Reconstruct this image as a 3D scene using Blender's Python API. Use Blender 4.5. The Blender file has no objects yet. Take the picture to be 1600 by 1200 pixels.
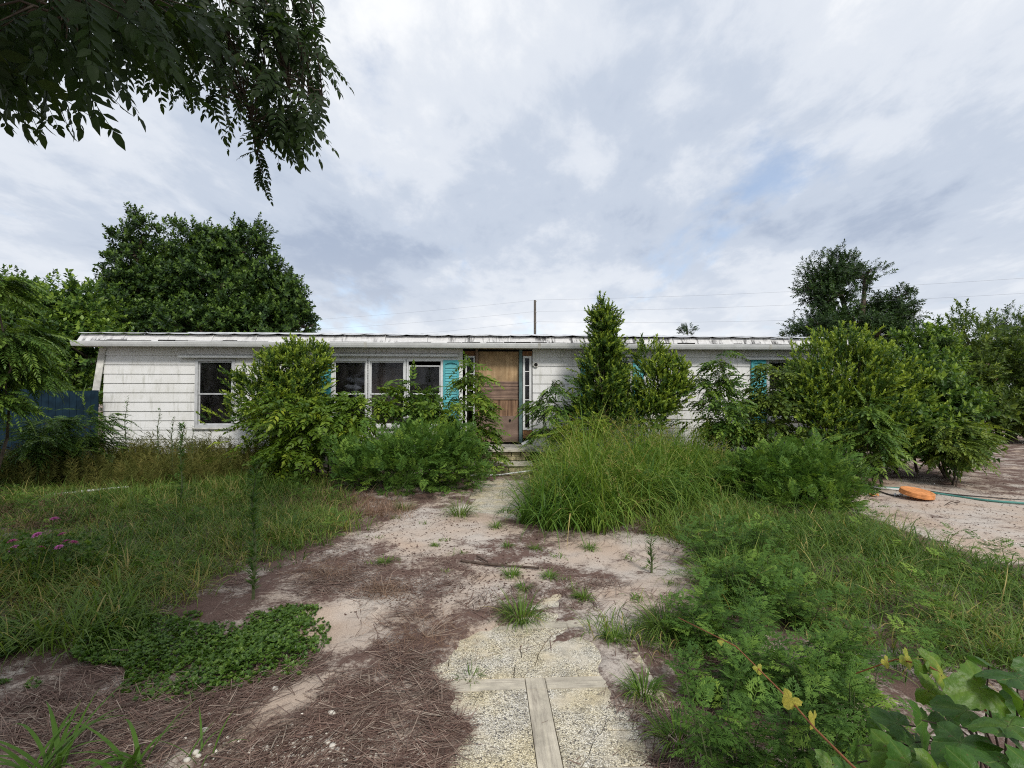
import bpy, math, random
import numpy as np
from mathutils import Matrix, Vector

SC = bpy.context.scene
COL = SC.collection
R_ = math.radians

# ------------------------------------------------------------------ camera
F_PX, EYE, PITCH = 760.0, 1.6, math.atan(18 / 760.0)      # focal length in photo pixels, eye height, tilt up
cam_d = bpy.data.cameras.new('camera')
cam_d.sensor_width = 36.0
cam_d.lens = F_PX / 1600 * 36.0
cam_d.clip_start, cam_d.clip_end = 0.05, 3000
cam = bpy.data.objects.new('camera', cam_d)
COL.objects.link(cam)
cam.location = (0, 0, EYE)
cam.rotation_euler = (R_(90) + PITCH, 0, 0)
SC.camera = cam

# ------------------------------------------------------------------ sky: thin broken overcast over a Nishita sky
SUN_EL, SUN_AZ = R_(44), R_(158)          # azimuth clockwise from +Y: behind the camera, a little right
world = bpy.data.worlds.new('World')
SC.world = world
world.use_nodes = True
wn, wl = world.node_tree.nodes, world.node_tree.links
wn.clear()


def wnode(kind, **kw):
    n = wn.new(kind)
    for k, v in kw.items():
        setattr(n, k, v)
    return n


def wmath(op, a, b=None, clamp=False):
    n = wnode('ShaderNodeMath', operation=op, use_clamp=clamp)
    for i, s in enumerate((a, b)):
        if s is None:
            continue
        if isinstance(s, (int, float)):
            n.inputs[i].default_value = s
        else:
            wl.new(s, n.inputs[i])
    return n.outputs[0]


out = wnode('ShaderNodeOutputWorld')
bg = wnode('ShaderNodeBackground')
bg.inputs['Strength'].default_value = 0.1
wl.new(bg.outputs[0], out.inputs[0])
sky = wnode('ShaderNodeTexSky', sky_type='NISHITA', sun_disc=False, sun_elevation=SUN_EL, sun_rotation=SUN_AZ)
tc = wnode('ShaderNodeTexCoord')
sep = wnode('ShaderNodeSeparateXYZ')
wl.new(tc.outputs['Generated'], sep.inputs[0])
zz = wmath('ADD', wmath('MAXIMUM', sep.outputs[2], 0.0), 0.20)       # a cloud deck seen in perspective
comb = wnode('ShaderNodeCombineXYZ')
wl.new(wmath('DIVIDE', sep.outputs[0], zz), comb.inputs[0])
wl.new(wmath('DIVIDE', sep.outputs[1], zz), comb.inputs[1])


def cloud(scale, loc, rot, stretch, detail, rough, dist=0.0):
    mp = wnode('ShaderNodeMapping')
    mp.inputs['Location'].default_value = loc
    mp.inputs['Rotation'].default_value = (0, 0, rot)
    mp.inputs['Scale'].default_value = stretch
    wl.new(comb.outputs[0], mp.inputs[0])
    nz = wnode('ShaderNodeTexNoise')
    nz.inputs['Scale'].default_value = scale
    nz.inputs['Detail'].default_value = detail
    nz.inputs['Roughness'].default_value = rough
    nz.inputs['Distortion'].default_value = dist
    wl.new(mp.outputs[0], nz.inputs['Vector'])
    return nz.outputs['Fac']


def wramp(fac, stops):
    r = wnode('ShaderNodeValToRGB')
    r.color_ramp.interpolation = 'EASE'
    els = r.color_ramp.elements
    while len(els) < len(stops):
        els.new(0.5)
    for e, (p, c) in zip(els, stops):
        e.position = p
        e.color = (c[0], c[1], c[2], 1)
    wl.new(fac, r.inputs[0])
    return r.outputs[0]


c_big = cloud(0.6, (1.7, 0.4, 0), R_(-28), (1.0, 0.85, 1), 5, 0.5, 0.15)
c_mid = cloud(2.6, (5.2, 2.1, 3), R_(-28), (1.0, 0.75, 1), 9, 0.6, 0.2)
c_gap = cloud(1.5, (9.4, 6.3, 7), R_(-28), (1.2, 0.7, 1), 8, 0.6, 0.2)
c_fine = cloud(6.5, (3.1, 8.8, 1), R_(-35), (1.0, 0.6, 1), 7, 0.62, 0.3)
dens = wmath('ADD', wmath('ADD', wmath('MULTIPLY', c_big, 0.6), wmath('MULTIPLY', c_mid, 0.27)), wmath('MULTIPLY', c_fine, 0.13))
c_col = wramp(dens, [(0.38, (0.40, 0.47, 0.60)), (0.45, (0.55, 0.615, 0.725)), (0.51, (0.715, 0.76, 0.835)), (0.59, (0.93, 0.945, 0.965))])
c_scale = wnode('ShaderNodeVectorMath', operation='SCALE')
c_scale.inputs['Scale'].default_value = 5.8
hz = wramp(sep.outputs[2], [(0.0, (0.62, 0.62, 0.62)), (0.30, (0, 0, 0))])      # cloud thins and whitens towards the horizon all round
c_hz = wnode('ShaderNodeMix', data_type='RGBA')
wl.new(hz, c_hz.inputs[0])
wl.new(c_col, c_hz.inputs[6])
c_hz.inputs[7].default_value = (0.87, 0.895, 0.925, 1)
wl.new(c_hz.outputs[2], c_scale.inputs[0])
gapf = wramp(c_gap, [(0.565, (0, 0, 0)), (0.72, (0.55, 0.55, 0.55))])
mix = wnode('ShaderNodeMix', data_type='RGBA')
wl.new(gapf, mix.inputs[0])
wl.new(c_scale.outputs[0], mix.inputs[6])
skb = wnode('ShaderNodeVectorMath', operation='SCALE')
skb.inputs['Scale'].default_value = 1.1
wl.new(sky.outputs[0], skb.inputs[0])
wl.new(skb.outputs[0], mix.inputs[7])
wl.new(mix.outputs[2], bg.inputs[0])

sun_d = bpy.data.lights.new('sun', 'SUN')
sun_d.energy = 1.5
sun_d.angle = R_(11)
sun_d.color = (1.0, 0.955, 0.88)
sun = bpy.data.objects.new('sun', sun_d)
COL.objects.link(sun)
sd = Vector((math.sin(SUN_AZ) * math.cos(SUN_EL), math.cos(SUN_AZ) * math.cos(SUN_EL), math.sin(SUN_EL)))
sun.rotation_euler = sd.to_track_quat('Z', 'Y').to_euler()
sun.location = sd * 60

SC.view_settings.view_transform = 'Standard'
SC.view_settings.look = 'None'
SC.view_settings.exposure = 0.88
SC.view_settings.gamma = 1.0
SC.view_settings.use_curve_mapping = False
SC.cycles.max_bounces = 5
SC.cycles.filter_width = 1.1
world.cycles.sampling_method = 'NONE'
SC.cycles.transparent_max_bounces = 12
SC.cycles.use_denoising = False            # keeps the fine foliage crisp
SC.cycles.use_adaptive_sampling = False
SC.cycles.sample_clamp_indirect = 1.5

# ------------------------------------------------------------------ geometry of the site
CP, SP = math.cos(PITCH), math.sin(PITCH)


def ray(px, py):
    u, v = (px - 800) / F_PX, (600 - py) / F_PX
    return np.array([u, CP - SP * v, SP + CP * v])


def at(px, py, d):                       # the point d metres ahead of the camera
    r = ray(px, py)
    return np.array([0, 0, EYE]) + r * (d / r[1])


def gp(px, py, z=0.0):                   # where that line meets the ground
    r = ray(px, py)
    return np.array([0, 0, EYE]) + r * ((z - EYE) / r[2])


def rng(seed):
    return np.random.default_rng(seed)


def wave(p, seed, freq, n=7):            # smooth pseudo noise about -1..1
    g = rng(seed)
    k = g.normal(size=(n, p.shape[1])) * freq
    ph = g.uniform(0, 6.283, n)
    return np.sin(p @ k.T + ph).sum(1) / math.sqrt(n) * 0.9


def inside(poly, pts):
    poly = np.asarray(poly, float)[:, :2]
    x, y = pts[:, 0], pts[:, 1]
    r = np.zeros(len(pts), bool)
    n = len(poly)
    for i in range(n):
        x0, y0 = poly[i]
        x1, y1 = poly[(i + 1) % n]
        c = (y0 > y) != (y1 > y)
        with np.errstate(divide='ignore', invalid='ignore'):
            r ^= c & (x < (x1 - x0) * (y - y0) / (y1 - y0 + 1e-12) + x0)
    return r


def polydist(poly, pts):                 # signed: positive inside
    poly = np.asarray(poly, float)[:, :2]
    d = np.full(len(pts), 1e9)
    n = len(poly)
    for i in range(n):
        a, b = poly[i], poly[(i + 1) % n]
        ab = b - a
        t = np.clip(((pts - a) @ ab) / (ab @ ab + 1e-12), 0, 1)
        q = a + t[:, None] * ab
        d = np.minimum(d, np.hypot(*(pts - q).T))
    return np.where(inside(poly, pts), d, -d)


def gpoly(pix):                          # outline on the ground, from where it lies in the photo
    return np.array([gp(x, y)[:2] for x, y in pix])


# ------------------------------------------------------------------ object helpers
def tag(o, label=None, cat=None, group=None, kind=None):
    if label:
        o['label'] = label
    if cat:
        o['category'] = cat
    if group:
        o['group'] = group
    if kind:
        o['kind'] = kind
    return o


def thing(name, label, cat, loc=(0, 0, 0), rz=0.0, group=None):
    o = bpy.data.objects.new(name, None)
    o.empty_display_size = 0.2
    COL.objects.link(o)
    o.location = tuple(float(c) for c in loc)
    o.rotation_euler = (0, 0, rz)
    return tag(o, label, cat, group)


def link(name, me, parent=None):
    o = bpy.data.objects.new(name, me)
    COL.objects.link(o)
    if parent is not None:
        o.parent = parent
    return o


class MB:
    """collects polygons of one mesh"""

    def __init__(s):
        s.v, s.f, s.t = [], [], []

    def add(s, vs, fs, tint=0.0):
        o = len(s.v)
        s.v.extend([tuple(map(float, p)) for p in vs])
        s.t.extend([tint] * len(vs))
        s.f.extend([tuple(i + o for i in f) for f in fs])
        return s

    def box(s, a, b, tint=0.0):
        (x0, y0, z0), (x1, y1, z1) = a, b
        return s.add([(x0, y0, z0), (x1, y0, z0), (x1, y1, z0), (x0, y1, z0), (x0, y0, z1), (x1, y0, z1), (x1, y1, z1), (x0, y1, z1)],
                     [(0, 3, 2, 1), (4, 5, 6, 7), (0, 1, 5, 4), (1, 2, 6, 5), (2, 3, 7, 6), (3, 0, 4, 7)], tint)

    def prism(s, prof, x0, x1, tint=0.0):        # profile in (y, z), run along x
        n = len(prof)
        vs = [(x0, p[0], p[1]) for p in prof] + [(x1, p[0], p[1]) for p in prof]
        fs = [(i, (i + 1) % n, n + (i + 1) % n, n + i) for i in range(n)]
        return s.add(vs, fs + [tuple(range(n))[::-1], tuple(range(n, 2 * n))], tint)

    def slab(s, poly, z0, z1, tint=0.0, chamfer=0.0):
        n = len(poly)
        c = np.mean(poly, 0)
        top = poly if not chamfer else [p + (c - p) / (np.hypot(*(c - p)) + 1e-9) * chamfer for p in np.asarray(poly)]
        rings = [[(p[0], p[1], z0) for p in poly]]
        if chamfer:
            rings.append([(p[0], p[1], z1 - chamfer) for p in poly])
        rings.append([(p[0], p[1], z1) for p in top])
        vs = [q for r in rings for q in r]
        fs = [tuple(range(n))[::-1]]
        for k in range(len(rings) - 1):
            fs += [(k * n + i, k * n + (i + 1) % n, (k + 1) * n + (i + 1) % n, (k + 1) * n + i) for i in range(n)]
        fs.append(tuple(range((len(rings) - 1) * n, len(rings) * n)))
        return s.add(vs, fs, tint)

    def tube(s, pts, rad, n=6, tint=0.0):
        pts = [np.asarray(p, float) for p in pts]
        m = len(pts)
        rad = list(rad) if hasattr(rad, '__len__') else [rad] * m
        vs, fs = [], []
        for i in range(m):
            d = pts[min(i + 1, m - 1)] - pts[max(i - 1, 0)]
            d = d / (np.linalg.norm(d) + 1e-9)
            a = np.cross(d, (0.3, 0.9, 0.1) if abs(d[2]) > 0.9 else (0, 0, 1))
            a /= np.linalg.norm(a) + 1e-9
            b = np.cross(d, a)
            for k in range(n):
                t = 2 * math.pi * k / n
                vs.append(pts[i] + rad[i] * (math.cos(t) * a + math.sin(t) * b))
        for i in range(m - 1):
            for k in range(n):
                k2 = (k + 1) % n
                fs.append((i * n + k, i * n + k2, (i + 1) * n + k2, (i + 1) * n + k))
        fs.append(tuple(range(n))[::-1])
        fs.append(tuple(range((m - 1) * n, m * n)))
        return s.add(vs, fs, tint)

    def mesh(s, name, mat, smooth=False, off=None):
        V = np.array(s.v, float).reshape(-1, 3)
        if off is not None:
            V = V - np.asarray(off, float)
        me = bpy.data.meshes.new(name)
        me.from_pydata(V.tolist(), [], s.f)
        at_ = me.attributes.new('tint', 'FLOAT', 'POINT')
        at_.data.foreach_set('value', np.array(s.t, np.float32))
        if smooth:
            me.polygons.foreach_set('use_smooth', np.ones(len(me.polygons), bool))
        me.materials.append(mat)
        me.update()
        return me

    def build(s, name, mat, parent=None, smooth=False, off=None):
        return link(name, s.mesh(name, mat, smooth, off), parent)


def unit(a):
    return a / (np.linalg.norm(a, axis=-1, keepdims=True) + 1e-12)


def frames(d, up):                       # columns X, Y (= d), Z (near up)
    y = unit(np.asarray(d, float))
    x = unit(np.cross(y, up))
    z = np.cross(x, y)
    return np.stack([x, y, z], -1)


class Tmpl:
    """a small mesh that is scattered thousands of times into one mesh"""

    def __init__(s, mb):
        s.v = np.array(mb.v, float)
        s.t = np.array(mb.t, float)
        s.loops = np.array([i for f in mb.f for i in f], np.int64)
        s.tot = np.array([len(f) for f in mb.f], np.int64)


def scatter(tm, idx, pos, rot, scl, tint):
    scl = np.asarray(scl, float)
    if scl.ndim == 1:
        scl = np.repeat(scl[:, None], 3, 1)
    Vs, Ls, Ts, As = [], [], [], []
    off = 0
    for k, t in enumerate(tm):
        m = np.nonzero(idx == k)[0]
        if not len(m):
            continue
        v = np.einsum('nij,nvj->nvi', rot[m], t.v[None] * scl[m][:, None, :]) + pos[m][:, None, :]
        nv = len(t.v)
        Vs.append(v.reshape(-1, 3))
        Ls.append((t.loops[None] + (np.arange(len(m)) * nv)[:, None]).ravel() + off)
        Ts.append(np.tile(t.tot, len(m)))
        As.append((tint[m][:, None] + t.t[None]).ravel())
        off += nv * len(m)
    return [np.concatenate(Vs), np.concatenate(Ls), np.concatenate(Ts), np.concatenate(As)]


def joinraw(parts):
    V, L, T, A, off = [], [], [], [], 0
    for v, l, t, a in parts:
        V.append(v); L.append(l + off); T.append(t); A.append(a)
        off += len(v)
    return [np.concatenate(V), np.concatenate(L), np.concatenate(T), np.concatenate(A)]


TRIS = [0]


def rawmesh(name, raw, mat, off=None, smooth=False):
    v, l, t, a = raw
    if off is not None:
        v = v - np.asarray(off, float)
    me = bpy.data.meshes.new(name)
    me.vertices.add(len(v))
    me.vertices.foreach_set('co', v.astype(np.float32).ravel())
    me.loops.add(len(l))
    me.loops.foreach_set('vertex_index', l.astype(np.int32))
    me.polygons.add(len(t))
    st = np.concatenate([[0], np.cumsum(t)[:-1]])
    me.polygons.foreach_set('loop_start', st.astype(np.int32))
    if smooth:
        me.polygons.foreach_set('use_smooth', np.ones(len(t), bool))
    at_ = me.attributes.new('tint', 'FLOAT', 'POINT')
    at_.data.foreach_set('value', np.clip(a, 0, 1).astype(np.float32))
    me.materials.append(mat)
    me.update(calc_edges=True)
    TRIS[0] += int((t - 2).sum())
    return me


# ------------------------------------------------------------------ materials
class NT:
    def __init__(s, name):
        s.m = bpy.data.materials.new(name)
        s.m.use_nodes = True
        s.n, s.l = s.m.node_tree.nodes, s.m.node_tree.links
        s.b = s.n['Principled BSDF']
        s.o = s.n['Material Output']

    def node(s, kind, **kw):
        n = s.n.new(kind)
        for k, v in kw.items():
            setattr(n, k, v)
        return n

    def set(s, sock, val):
        if isinstance(val, bpy.types.NodeSocket):
            s.l.new(val, sock)
        elif hasattr(val, '__len__') and len(val) == 3 and sock.type == 'RGBA':
            sock.default_value = (*val, 1)
        else:
            sock.default_value = val

    def coord(s, which='Object', scale=(1, 1, 1), loc=(0, 0, 0), rot=(0, 0, 0)):
        t = s.node('ShaderNodeTexCoord')
        m = s.node('ShaderNodeMapping')
        m.inputs['Scale'].default_value = scale
        m.inputs['Location'].default_value = loc
        m.inputs['Rotation'].default_value = rot
        s.l.new(t.outputs[which], m.inputs[0])
        return m.outputs[0]

    def noise(s, vec, scale, detail=4, rough=0.55, dist=0.0):
        n = s.node('ShaderNodeTexNoise')
        s.set(n.inputs['Vector'], vec)
        n.inputs['Scale'].default_value = scale
        n.inputs['Detail'].default_value = detail
        n.inputs['Roughness'].default_value = rough
        n.inputs['Distortion'].default_value = dist
        return n.outputs['Fac']

    def ramp(s, fac, stops, mode='LINEAR'):
        r = s.node('ShaderNodeValToRGB')
        r.color_ramp.interpolation = mode
        els = r.color_ramp.elements
        while len(els) < len(stops):
            els.new(0.5)
        for e, (p, c) in zip(els, stops):
            e.position = p
            c = c if hasattr(c, '__len__') else (c, c, c)
            e.color = (c[0], c[1], c[2], 1)
        s.l.new(fac, r.inputs[0])
        return r.outputs[0]

    def mix(s, fac, a, b, blend='MIX'):
        m = s.node('ShaderNodeMix', data_type='RGBA', blend_type=blend)
        s.set(m.inputs[0], fac)
        s.set(m.inputs[6], a)
        s.set(m.inputs[7], b)
        return m.outputs[2]

    def math(s, op, a, b=0.0, clamp=False):
        m = s.node('ShaderNodeMath', operation=op, use_clamp=clamp)
        s.set(m.inputs[0], a)
        s.set(m.inputs[1], b)
        return m.outputs[0]

    def attr(s, name):
        a = s.node('ShaderNodeAttribute', attribute_name=name)
        return a.outputs['Fac']

    def base(s, col, rough=0.8, spec=0.25, metal=0.0):
        s.set(s.b.inputs['Base Color'], col)
        s.set(s.b.inputs['Roughness'], rough)
        s.b.inputs['Specular IOR Level'].default_value = spec
        s.b.inputs['Metallic'].default_value = metal
        return s

    def bump(s, h, strength=0.3, dist=0.01):
        b = s.node('ShaderNodeBump')
        b.inputs['Strength'].default_value = strength
        b.inputs['Distance'].default_value = dist
        s.set(b.inputs['Height'], h)
        s.l.new(b.outputs[0], s.b.inputs['Normal'])
        return s


def leaf_mat(name, stops, trans=0.3, rough=0.45, spec=0.3, green=True):
    m = NT(name)
    col = m.ramp(m.attr('tint'), [(p, (c[0] * 1.42, c[1] * 1.33, c[2] * 0.98)) for p, c in stops] if green else stops)
    rnd = m.noise(m.coord('Object'), 9.0, 2)
    col = m.mix(0.35, col, m.mix(1.0, col, m.ramp(rnd, [(0.3, (0.55, 0.62, 0.5)), (0.7, (1.35, 1.3, 1.2))]), 'MULTIPLY'))
    m.base(col, rough, spec)
    if trans:
        t = m.node('ShaderNodeBsdfTranslucent')
        m.l.new(m.mix(1.0, col, (1.25, 1.25, 0.7), 'MULTIPLY'), t.inputs[0])
        mx = m.node('ShaderNodeMixShader')
        mx.inputs[0].default_value = trans
        m.l.new(m.b.outputs[0], mx.inputs[1])
        m.l.new(t.outputs[0], mx.inputs[2])
        m.l.new(mx.outputs[0], m.o.inputs[0])
    return m.m


def plain(name, col, rough=0.6, spec=0.3, var=0.25, scale=6.0, metal=0.0, bump=0.0):
    m = NT(name)
    n = m.noise(m.coord('Object'), scale, 5)
    c = m.mix(1.0, col, m.ramp(n, [(0.3, 1 - var), (0.7, 1 + var)]), 'MULTIPLY')
    m.base(c, rough, spec, metal)
    if bump:
        m.bump(n, bump)
    return m.m


M = {}
# leaves (dark, middle, young)
M['leaf_dark'] = leaf_mat('leaf_dark', [(0.0, (0.014, 0.034, 0.014)), (0.55, (0.030, 0.066, 0.020)), (1.0, (0.075, 0.135, 0.028))], 0.22)
M['leaf_mid'] = leaf_mat('leaf_mid', [(0.0, (0.022, 0.052, 0.016)), (0.5, (0.048, 0.105, 0.024)), (1.0, (0.150, 0.235, 0.045))], 0.28)
M['leaf_shrub'] = leaf_mat('leaf_shrub', [(0.0, (0.024, 0.058, 0.016)), (0.5, (0.056, 0.112, 0.025)), (1.0, (0.21, 0.29, 0.05))], 0.28)
M['leaf_lime'] = leaf_mat('leaf_lime', [(0.0, (0.040, 0.085, 0.016)), (0.5, (0.095, 0.165, 0.024)), (1.0, (0.22, 0.28, 0.038))], 0.33)
M['leaf_olive'] = leaf_mat('leaf_olive', [(0.0, (0.030, 0.062, 0.018)), (0.5, (0.068, 0.115, 0.028)), (1.0, (0.165, 0.225, 0.048))], 0.3)
M['leaf_fern'] = leaf_mat('leaf_fern', [(0.0, (0.024, 0.058, 0.018)), (0.5, (0.054, 0.112, 0.028)), (1.0, (0.14, 0.225, 0.045))], 0.3)
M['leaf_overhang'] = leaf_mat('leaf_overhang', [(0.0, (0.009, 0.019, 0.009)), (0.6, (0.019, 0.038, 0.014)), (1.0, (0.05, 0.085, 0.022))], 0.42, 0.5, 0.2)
M['ragweed'] = leaf_mat('ragweed', [(0.0, (0.034, 0.082, 0.024)), (0.5, (0.072, 0.150, 0.036)), (1.0, (0.17, 0.27, 0.06))], 0.28, 0.6, 0.2)
M['grass'] = leaf_mat('grass', [(0.0, (0.034, 0.078, 0.018)), (0.45, (0.080, 0.145, 0.030)), (0.78, (0.135, 0.20, 0.05)), (0.86, (0.24, 0.225, 0.10)), (1.0, (0.34, 0.28, 0.15))], 0.3, 0.5, 0.25)
M['grass_lush'] = leaf_mat('grass_lush', [(0.0, (0.032, 0.085, 0.018)), (0.5, (0.085, 0.165, 0.03)), (0.85, (0.16, 0.235, 0.055)), (0.93, (0.28, 0.26, 0.13)), (1.0, (0.34, 0.29, 0.16))], 0.32, 0.5, 0.25)
M['dog_fennel'] = leaf_mat('dog_fennel', [(0.0, (0.055, 0.070, 0.025)), (0.5, (0.095, 0.105, 0.040)), (1.0, (0.16, 0.145, 0.065))], 0.25, 0.7, 0.1)
M['straw'] = leaf_mat('straw', [(0.0, (0.082, 0.047, 0.040)), (0.5, (0.19, 0.124, 0.102)), (1.0, (0.38, 0.31, 0.26))], 0.0, 0.75, 0.15, False)
M['dead_weed'] = leaf_mat('dead_weed', [(0.0, (0.13, 0.075, 0.05)), (0.6, (0.24, 0.15, 0.105)), (1.0, (0.36, 0.26, 0.19))], 0.1, 0.8, 0.1, False)
M['clover'] = leaf_mat('clover', [(0.0, (0.028, 0.066, 0.016)), (0.5, (0.060, 0.125, 0.026)), (1.0, (0.125, 0.205, 0.04))], 0.25, 0.4, 0.35)
M['grape'] = leaf_mat('grape', [(0.0, (0.018, 0.052, 0.015)), (0.5, (0.042, 0.112, 0.022)), (0.8, (0.105, 0.185, 0.028)), (1.0, (0.38, 0.36, 0.10))], 0.35, 0.42, 0.35)
gm_ = M['grape'].node_tree                 # veins follow each leaf's own shape: five ribs from the stalk and side veins off them
gn, gl_ = gm_.nodes, gm_.links


def gmath(op, a, b=None):
    n = gn.new('ShaderNodeMath')
    n.operation = op
    for i, s in enumerate((a, b)):
        if s is None:
            continue
        if isinstance(s, (int, float)):
            n.inputs[i].default_value = s
        else:
            gl_.new(s, n.inputs[i])
    return n.outputs[0]


gt_ = gn.new('ShaderNodeTexCoord')
gs_ = gn.new('ShaderNodeSeparateXYZ')
gl_.new(gt_.outputs['Object'], gs_.inputs[0])
ang_ = gmath('ARCTAN2', gs_.outputs[0], gs_.outputs[1])
rr_ = gmath('SQRT', gmath('ADD', gmath('MULTIPLY', gs_.outputs[0], gs_.outputs[0]), gmath('MULTIPLY', gs_.outputs[1], gs_.outputs[1])))
sa_ = gmath('MULTIPLY', gmath('SUBTRACT', gmath('FRACT', gmath('ADD', gmath('DIVIDE', ang_, 0.95), 0.5)), 0.5), 0.95)
off_ = gmath('ABSOLUTE', gmath('MULTIPLY', rr_, gmath('SINE', sa_)))
main_ = gmath('LESS_THAN', off_, 0.009)
side_ = gmath('LESS_THAN', gmath('ABSOLUTE', gmath('SUBTRACT', gmath('FRACT', gmath('MULTIPLY', gmath('SUBTRACT', rr_, gmath('MULTIPLY', off_, 0.9)), 8.0)), 0.5)), 0.035)
vein_ = gmath('MAXIMUM', main_, gmath('MULTIPLY', side_, 0.55))
gp_ = gn['Principled BSDF']
src_ = gp_.inputs['Base Color'].links[0].from_socket
vm_ = gn.new('ShaderNodeMix')
vm_.data_type = 'RGBA'
gl_.new(gmath('MULTIPLY', vein_, 0.45), vm_.inputs[0])
gl_.new(src_, vm_.inputs[6])
vm_.inputs[7].default_value = (0.22, 0.30, 0.09, 1)
sp_ = gn.new('ShaderNodeTexNoise')
gl_.new(gt_.outputs['Object'], sp_.inputs['Vector'])
sp_.inputs['Scale'].default_value = 9.0
sp_.inputs['Detail'].default_value = 4.0
vb_ = gn.new('ShaderNodeMix')
vb_.data_type = 'RGBA'
gl_.new(gmath('MULTIPLY', gmath('GREATER_THAN', sp_.outputs['Fac'], 0.68), 0.7), vb_.inputs[0])
gl_.new(vm_.outputs[2], vb_.inputs[6])
vb_.inputs[7].default_value = (0.16, 0.10, 0.04, 1)
gl_.new(vb_.outputs[2], gp_.inputs['Base Color'])
bu_ = gn.new('ShaderNodeBump')
bu_.inputs['Strength'].default_value = 0.6
bu_.inputs['Distance'].default_value = 0.004
gl_.new(gmath('SUBTRACT', sp_.outputs['Fac'], gmath('MULTIPLY', vein_, 0.6)), bu_.inputs['Height'])
gl_.new(bu_.outputs[0], gp_.inputs['Normal'])
M['petal'] = leaf_mat('petal', [(0.0, (0.60, 0.16, 0.48)), (1.0, (0.72, 0.28, 0.60))], 0.3, 0.6, 0.1, False)
M['blossom'] = leaf_mat('blossom', [(0.0, (0.36, 0.25, 0.24)), (1.0, (0.5, 0.38, 0.35))], 0.2, 0.7, 0.1, False)
M['bark'] = plain('bark', (0.085, 0.068, 0.052), 0.9, 0.1, 0.5, 14, bump=0.6)
M['bark_pale'] = plain('bark_pale', (0.20, 0.165, 0.125), 0.9, 0.1, 0.4, 14, bump=0.5)
M['stem'] = plain('stem', (0.085, 0.105, 0.045), 0.7, 0.2, 0.35, 12)
M['stem_dark'] = plain('stem_dark', (0.055, 0.045, 0.032), 0.8, 0.15, 0.35, 12)
M['vine_red'] = plain('vine_red', (0.28, 0.105, 0.045), 0.6, 0.25, 0.3, 20)

# ------------------------------------------------------------------ the house frame: front wall runs from HA to HB
HA, HB = at(162, 618, 10.55)[:2], at(1322, 618, 11.45)[:2]
HL = float(np.hypot(*(HB - HA)))
HE = (HB - HA) / HL                       # along the front
HN = np.array([-HE[1], HE[0]])            # away from the camera
HYAW = math.atan2(HE[1], HE[0])


def wall_uz(px, py, v=0.0):               # photo pixel to (along, up) on the plane v behind the front wall
    r = ray(px, py)
    o = HA + HN * v
    t = (o @ HN) / (r[:2] @ HN)
    p = r * t
    return float((p[:2] - HA) @ HE), float(EYE + p[2])


def hp(u, v):                             # house frame to ground coordinates
    return HA + HE * u + HN * v


# ------------------------------------------------------------------ ground
CLEAR = [gpoly(p) for p in (
    [(685, 1045), (752, 990), (800, 978), (822, 1012), (850, 1030), (900, 1008), (938, 1038), (955, 1090), (1005, 1150), (1032, 1172), (1010, 1300), (690, 1300), (722, 1190), (738, 1140), (700, 1105)],
    [(735, 800), (748, 752), (832, 752), (826, 800), (800, 812)],
    [(835, 948), (868, 922), (886, 928), (872, 950)],
    [(468, 1005), (500, 968), (560, 950), (600, 960), (560, 1000), (520, 1015)])]
SANDY = [gpoly(p) for p in (
    [(460, 1020), (490, 960), (600, 925), (660, 935), (610, 985), (540, 1020)],
    [(650, 950), (740, 905), (830, 880), (860, 900), (790, 935), (700, 965)],
    [(905, 985), (925, 925), (1060, 885), (1100, 930), (985, 1000)],
    [(1330, 800), (1350, 770), (1420, 750), (1520, 770), (1800, 800), (1800, 905), (1560, 885), (1450, 845)],
    [(350, 1172), (420, 1085), (470, 1050), (540, 1045), (500, 1105), (420, 1150)],
    [(598, 1180), (605, 1095), (640, 1070), (655, 1100), (655, 1175)],
    [(560, 850), (640, 800), (760, 790), (800, 840), (700, 880)],
    [(860, 880), (900, 835), (1040, 838), (1080, 870), (980, 900)])]
LITTER = [gpoly(p) for p in (
    [(-100, 1075), (200, 1085), (420, 1040), (560, 1010), (620, 960), (720, 965), (690, 1040), (735, 1130), (715, 1300), (-100, 1300)],
    [(940, 1030), (1100, 1000), (1180, 1100), (1150, 1300), (1030, 1300), (1030, 1170), (960, 1090)],
    [(300, 960), (380, 905), (480, 890), (560, 905), (480, 960), (400, 985)],
    [(780, 1005), (840, 985), (880, 1000), (870, 1030), (830, 1040)],
    [(560, 940), (600, 915), (650, 930), (620, 960)])]
GRASSY = [gpoly(p) for p in (
    [(-300, 730), (250, 745), (520, 745), (575, 830), (500, 860), (470, 905), (380, 905), (300, 950), (150, 990), (-300, 1010)],
    [(830, 830), (830, 735), (1340, 735), (1340, 800), (1800, 930), (1800, 1090), (1250, 1010), (1110, 940), (1080, 850)])]


def ground_h(x, y):
    p = np.stack([np.asarray(x, float).ravel(), np.asarray(y, float).ravel()], 1)
    near = np.clip(1 - np.maximum(np.abs(p[:, 0]) - 11, 0) / 6, 0, 1) * np.clip(1 - np.maximum(p[:, 1] - 13, 0) / 6, 0, 1)
    h = 0.020 * wave(p, 11, 0.9) + 0.012 * wave(p, 12, 3.0) + 0.006 * wave(p, 13, 9.0) + 0.003 * wave(p, 14, 24.0)
    h = h * near + 0.022
    clear = np.full(len(p), -9.0)
    for c in CLEAR:
        m = np.hypot(*(p - c.mean(0)).T) < 4
        if m.any():
            clear[m] = np.maximum(clear[m], polydist(c, p[m]))
    edge = clear + 0.04 * wave(p, 17, 3.5) + 0.05 * wave(p, 15, 8.0) + 0.022 * wave(p, 16, 30.0)
    k = np.clip(edge / 0.05 + 0.4, 0, 1)
    h = h * (1 - k) + (-0.028) * k
    return h.reshape(np.shape(x))


def gz(x, y):
    return float(ground_h(np.array([x]), np.array([y]))[0])


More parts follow.
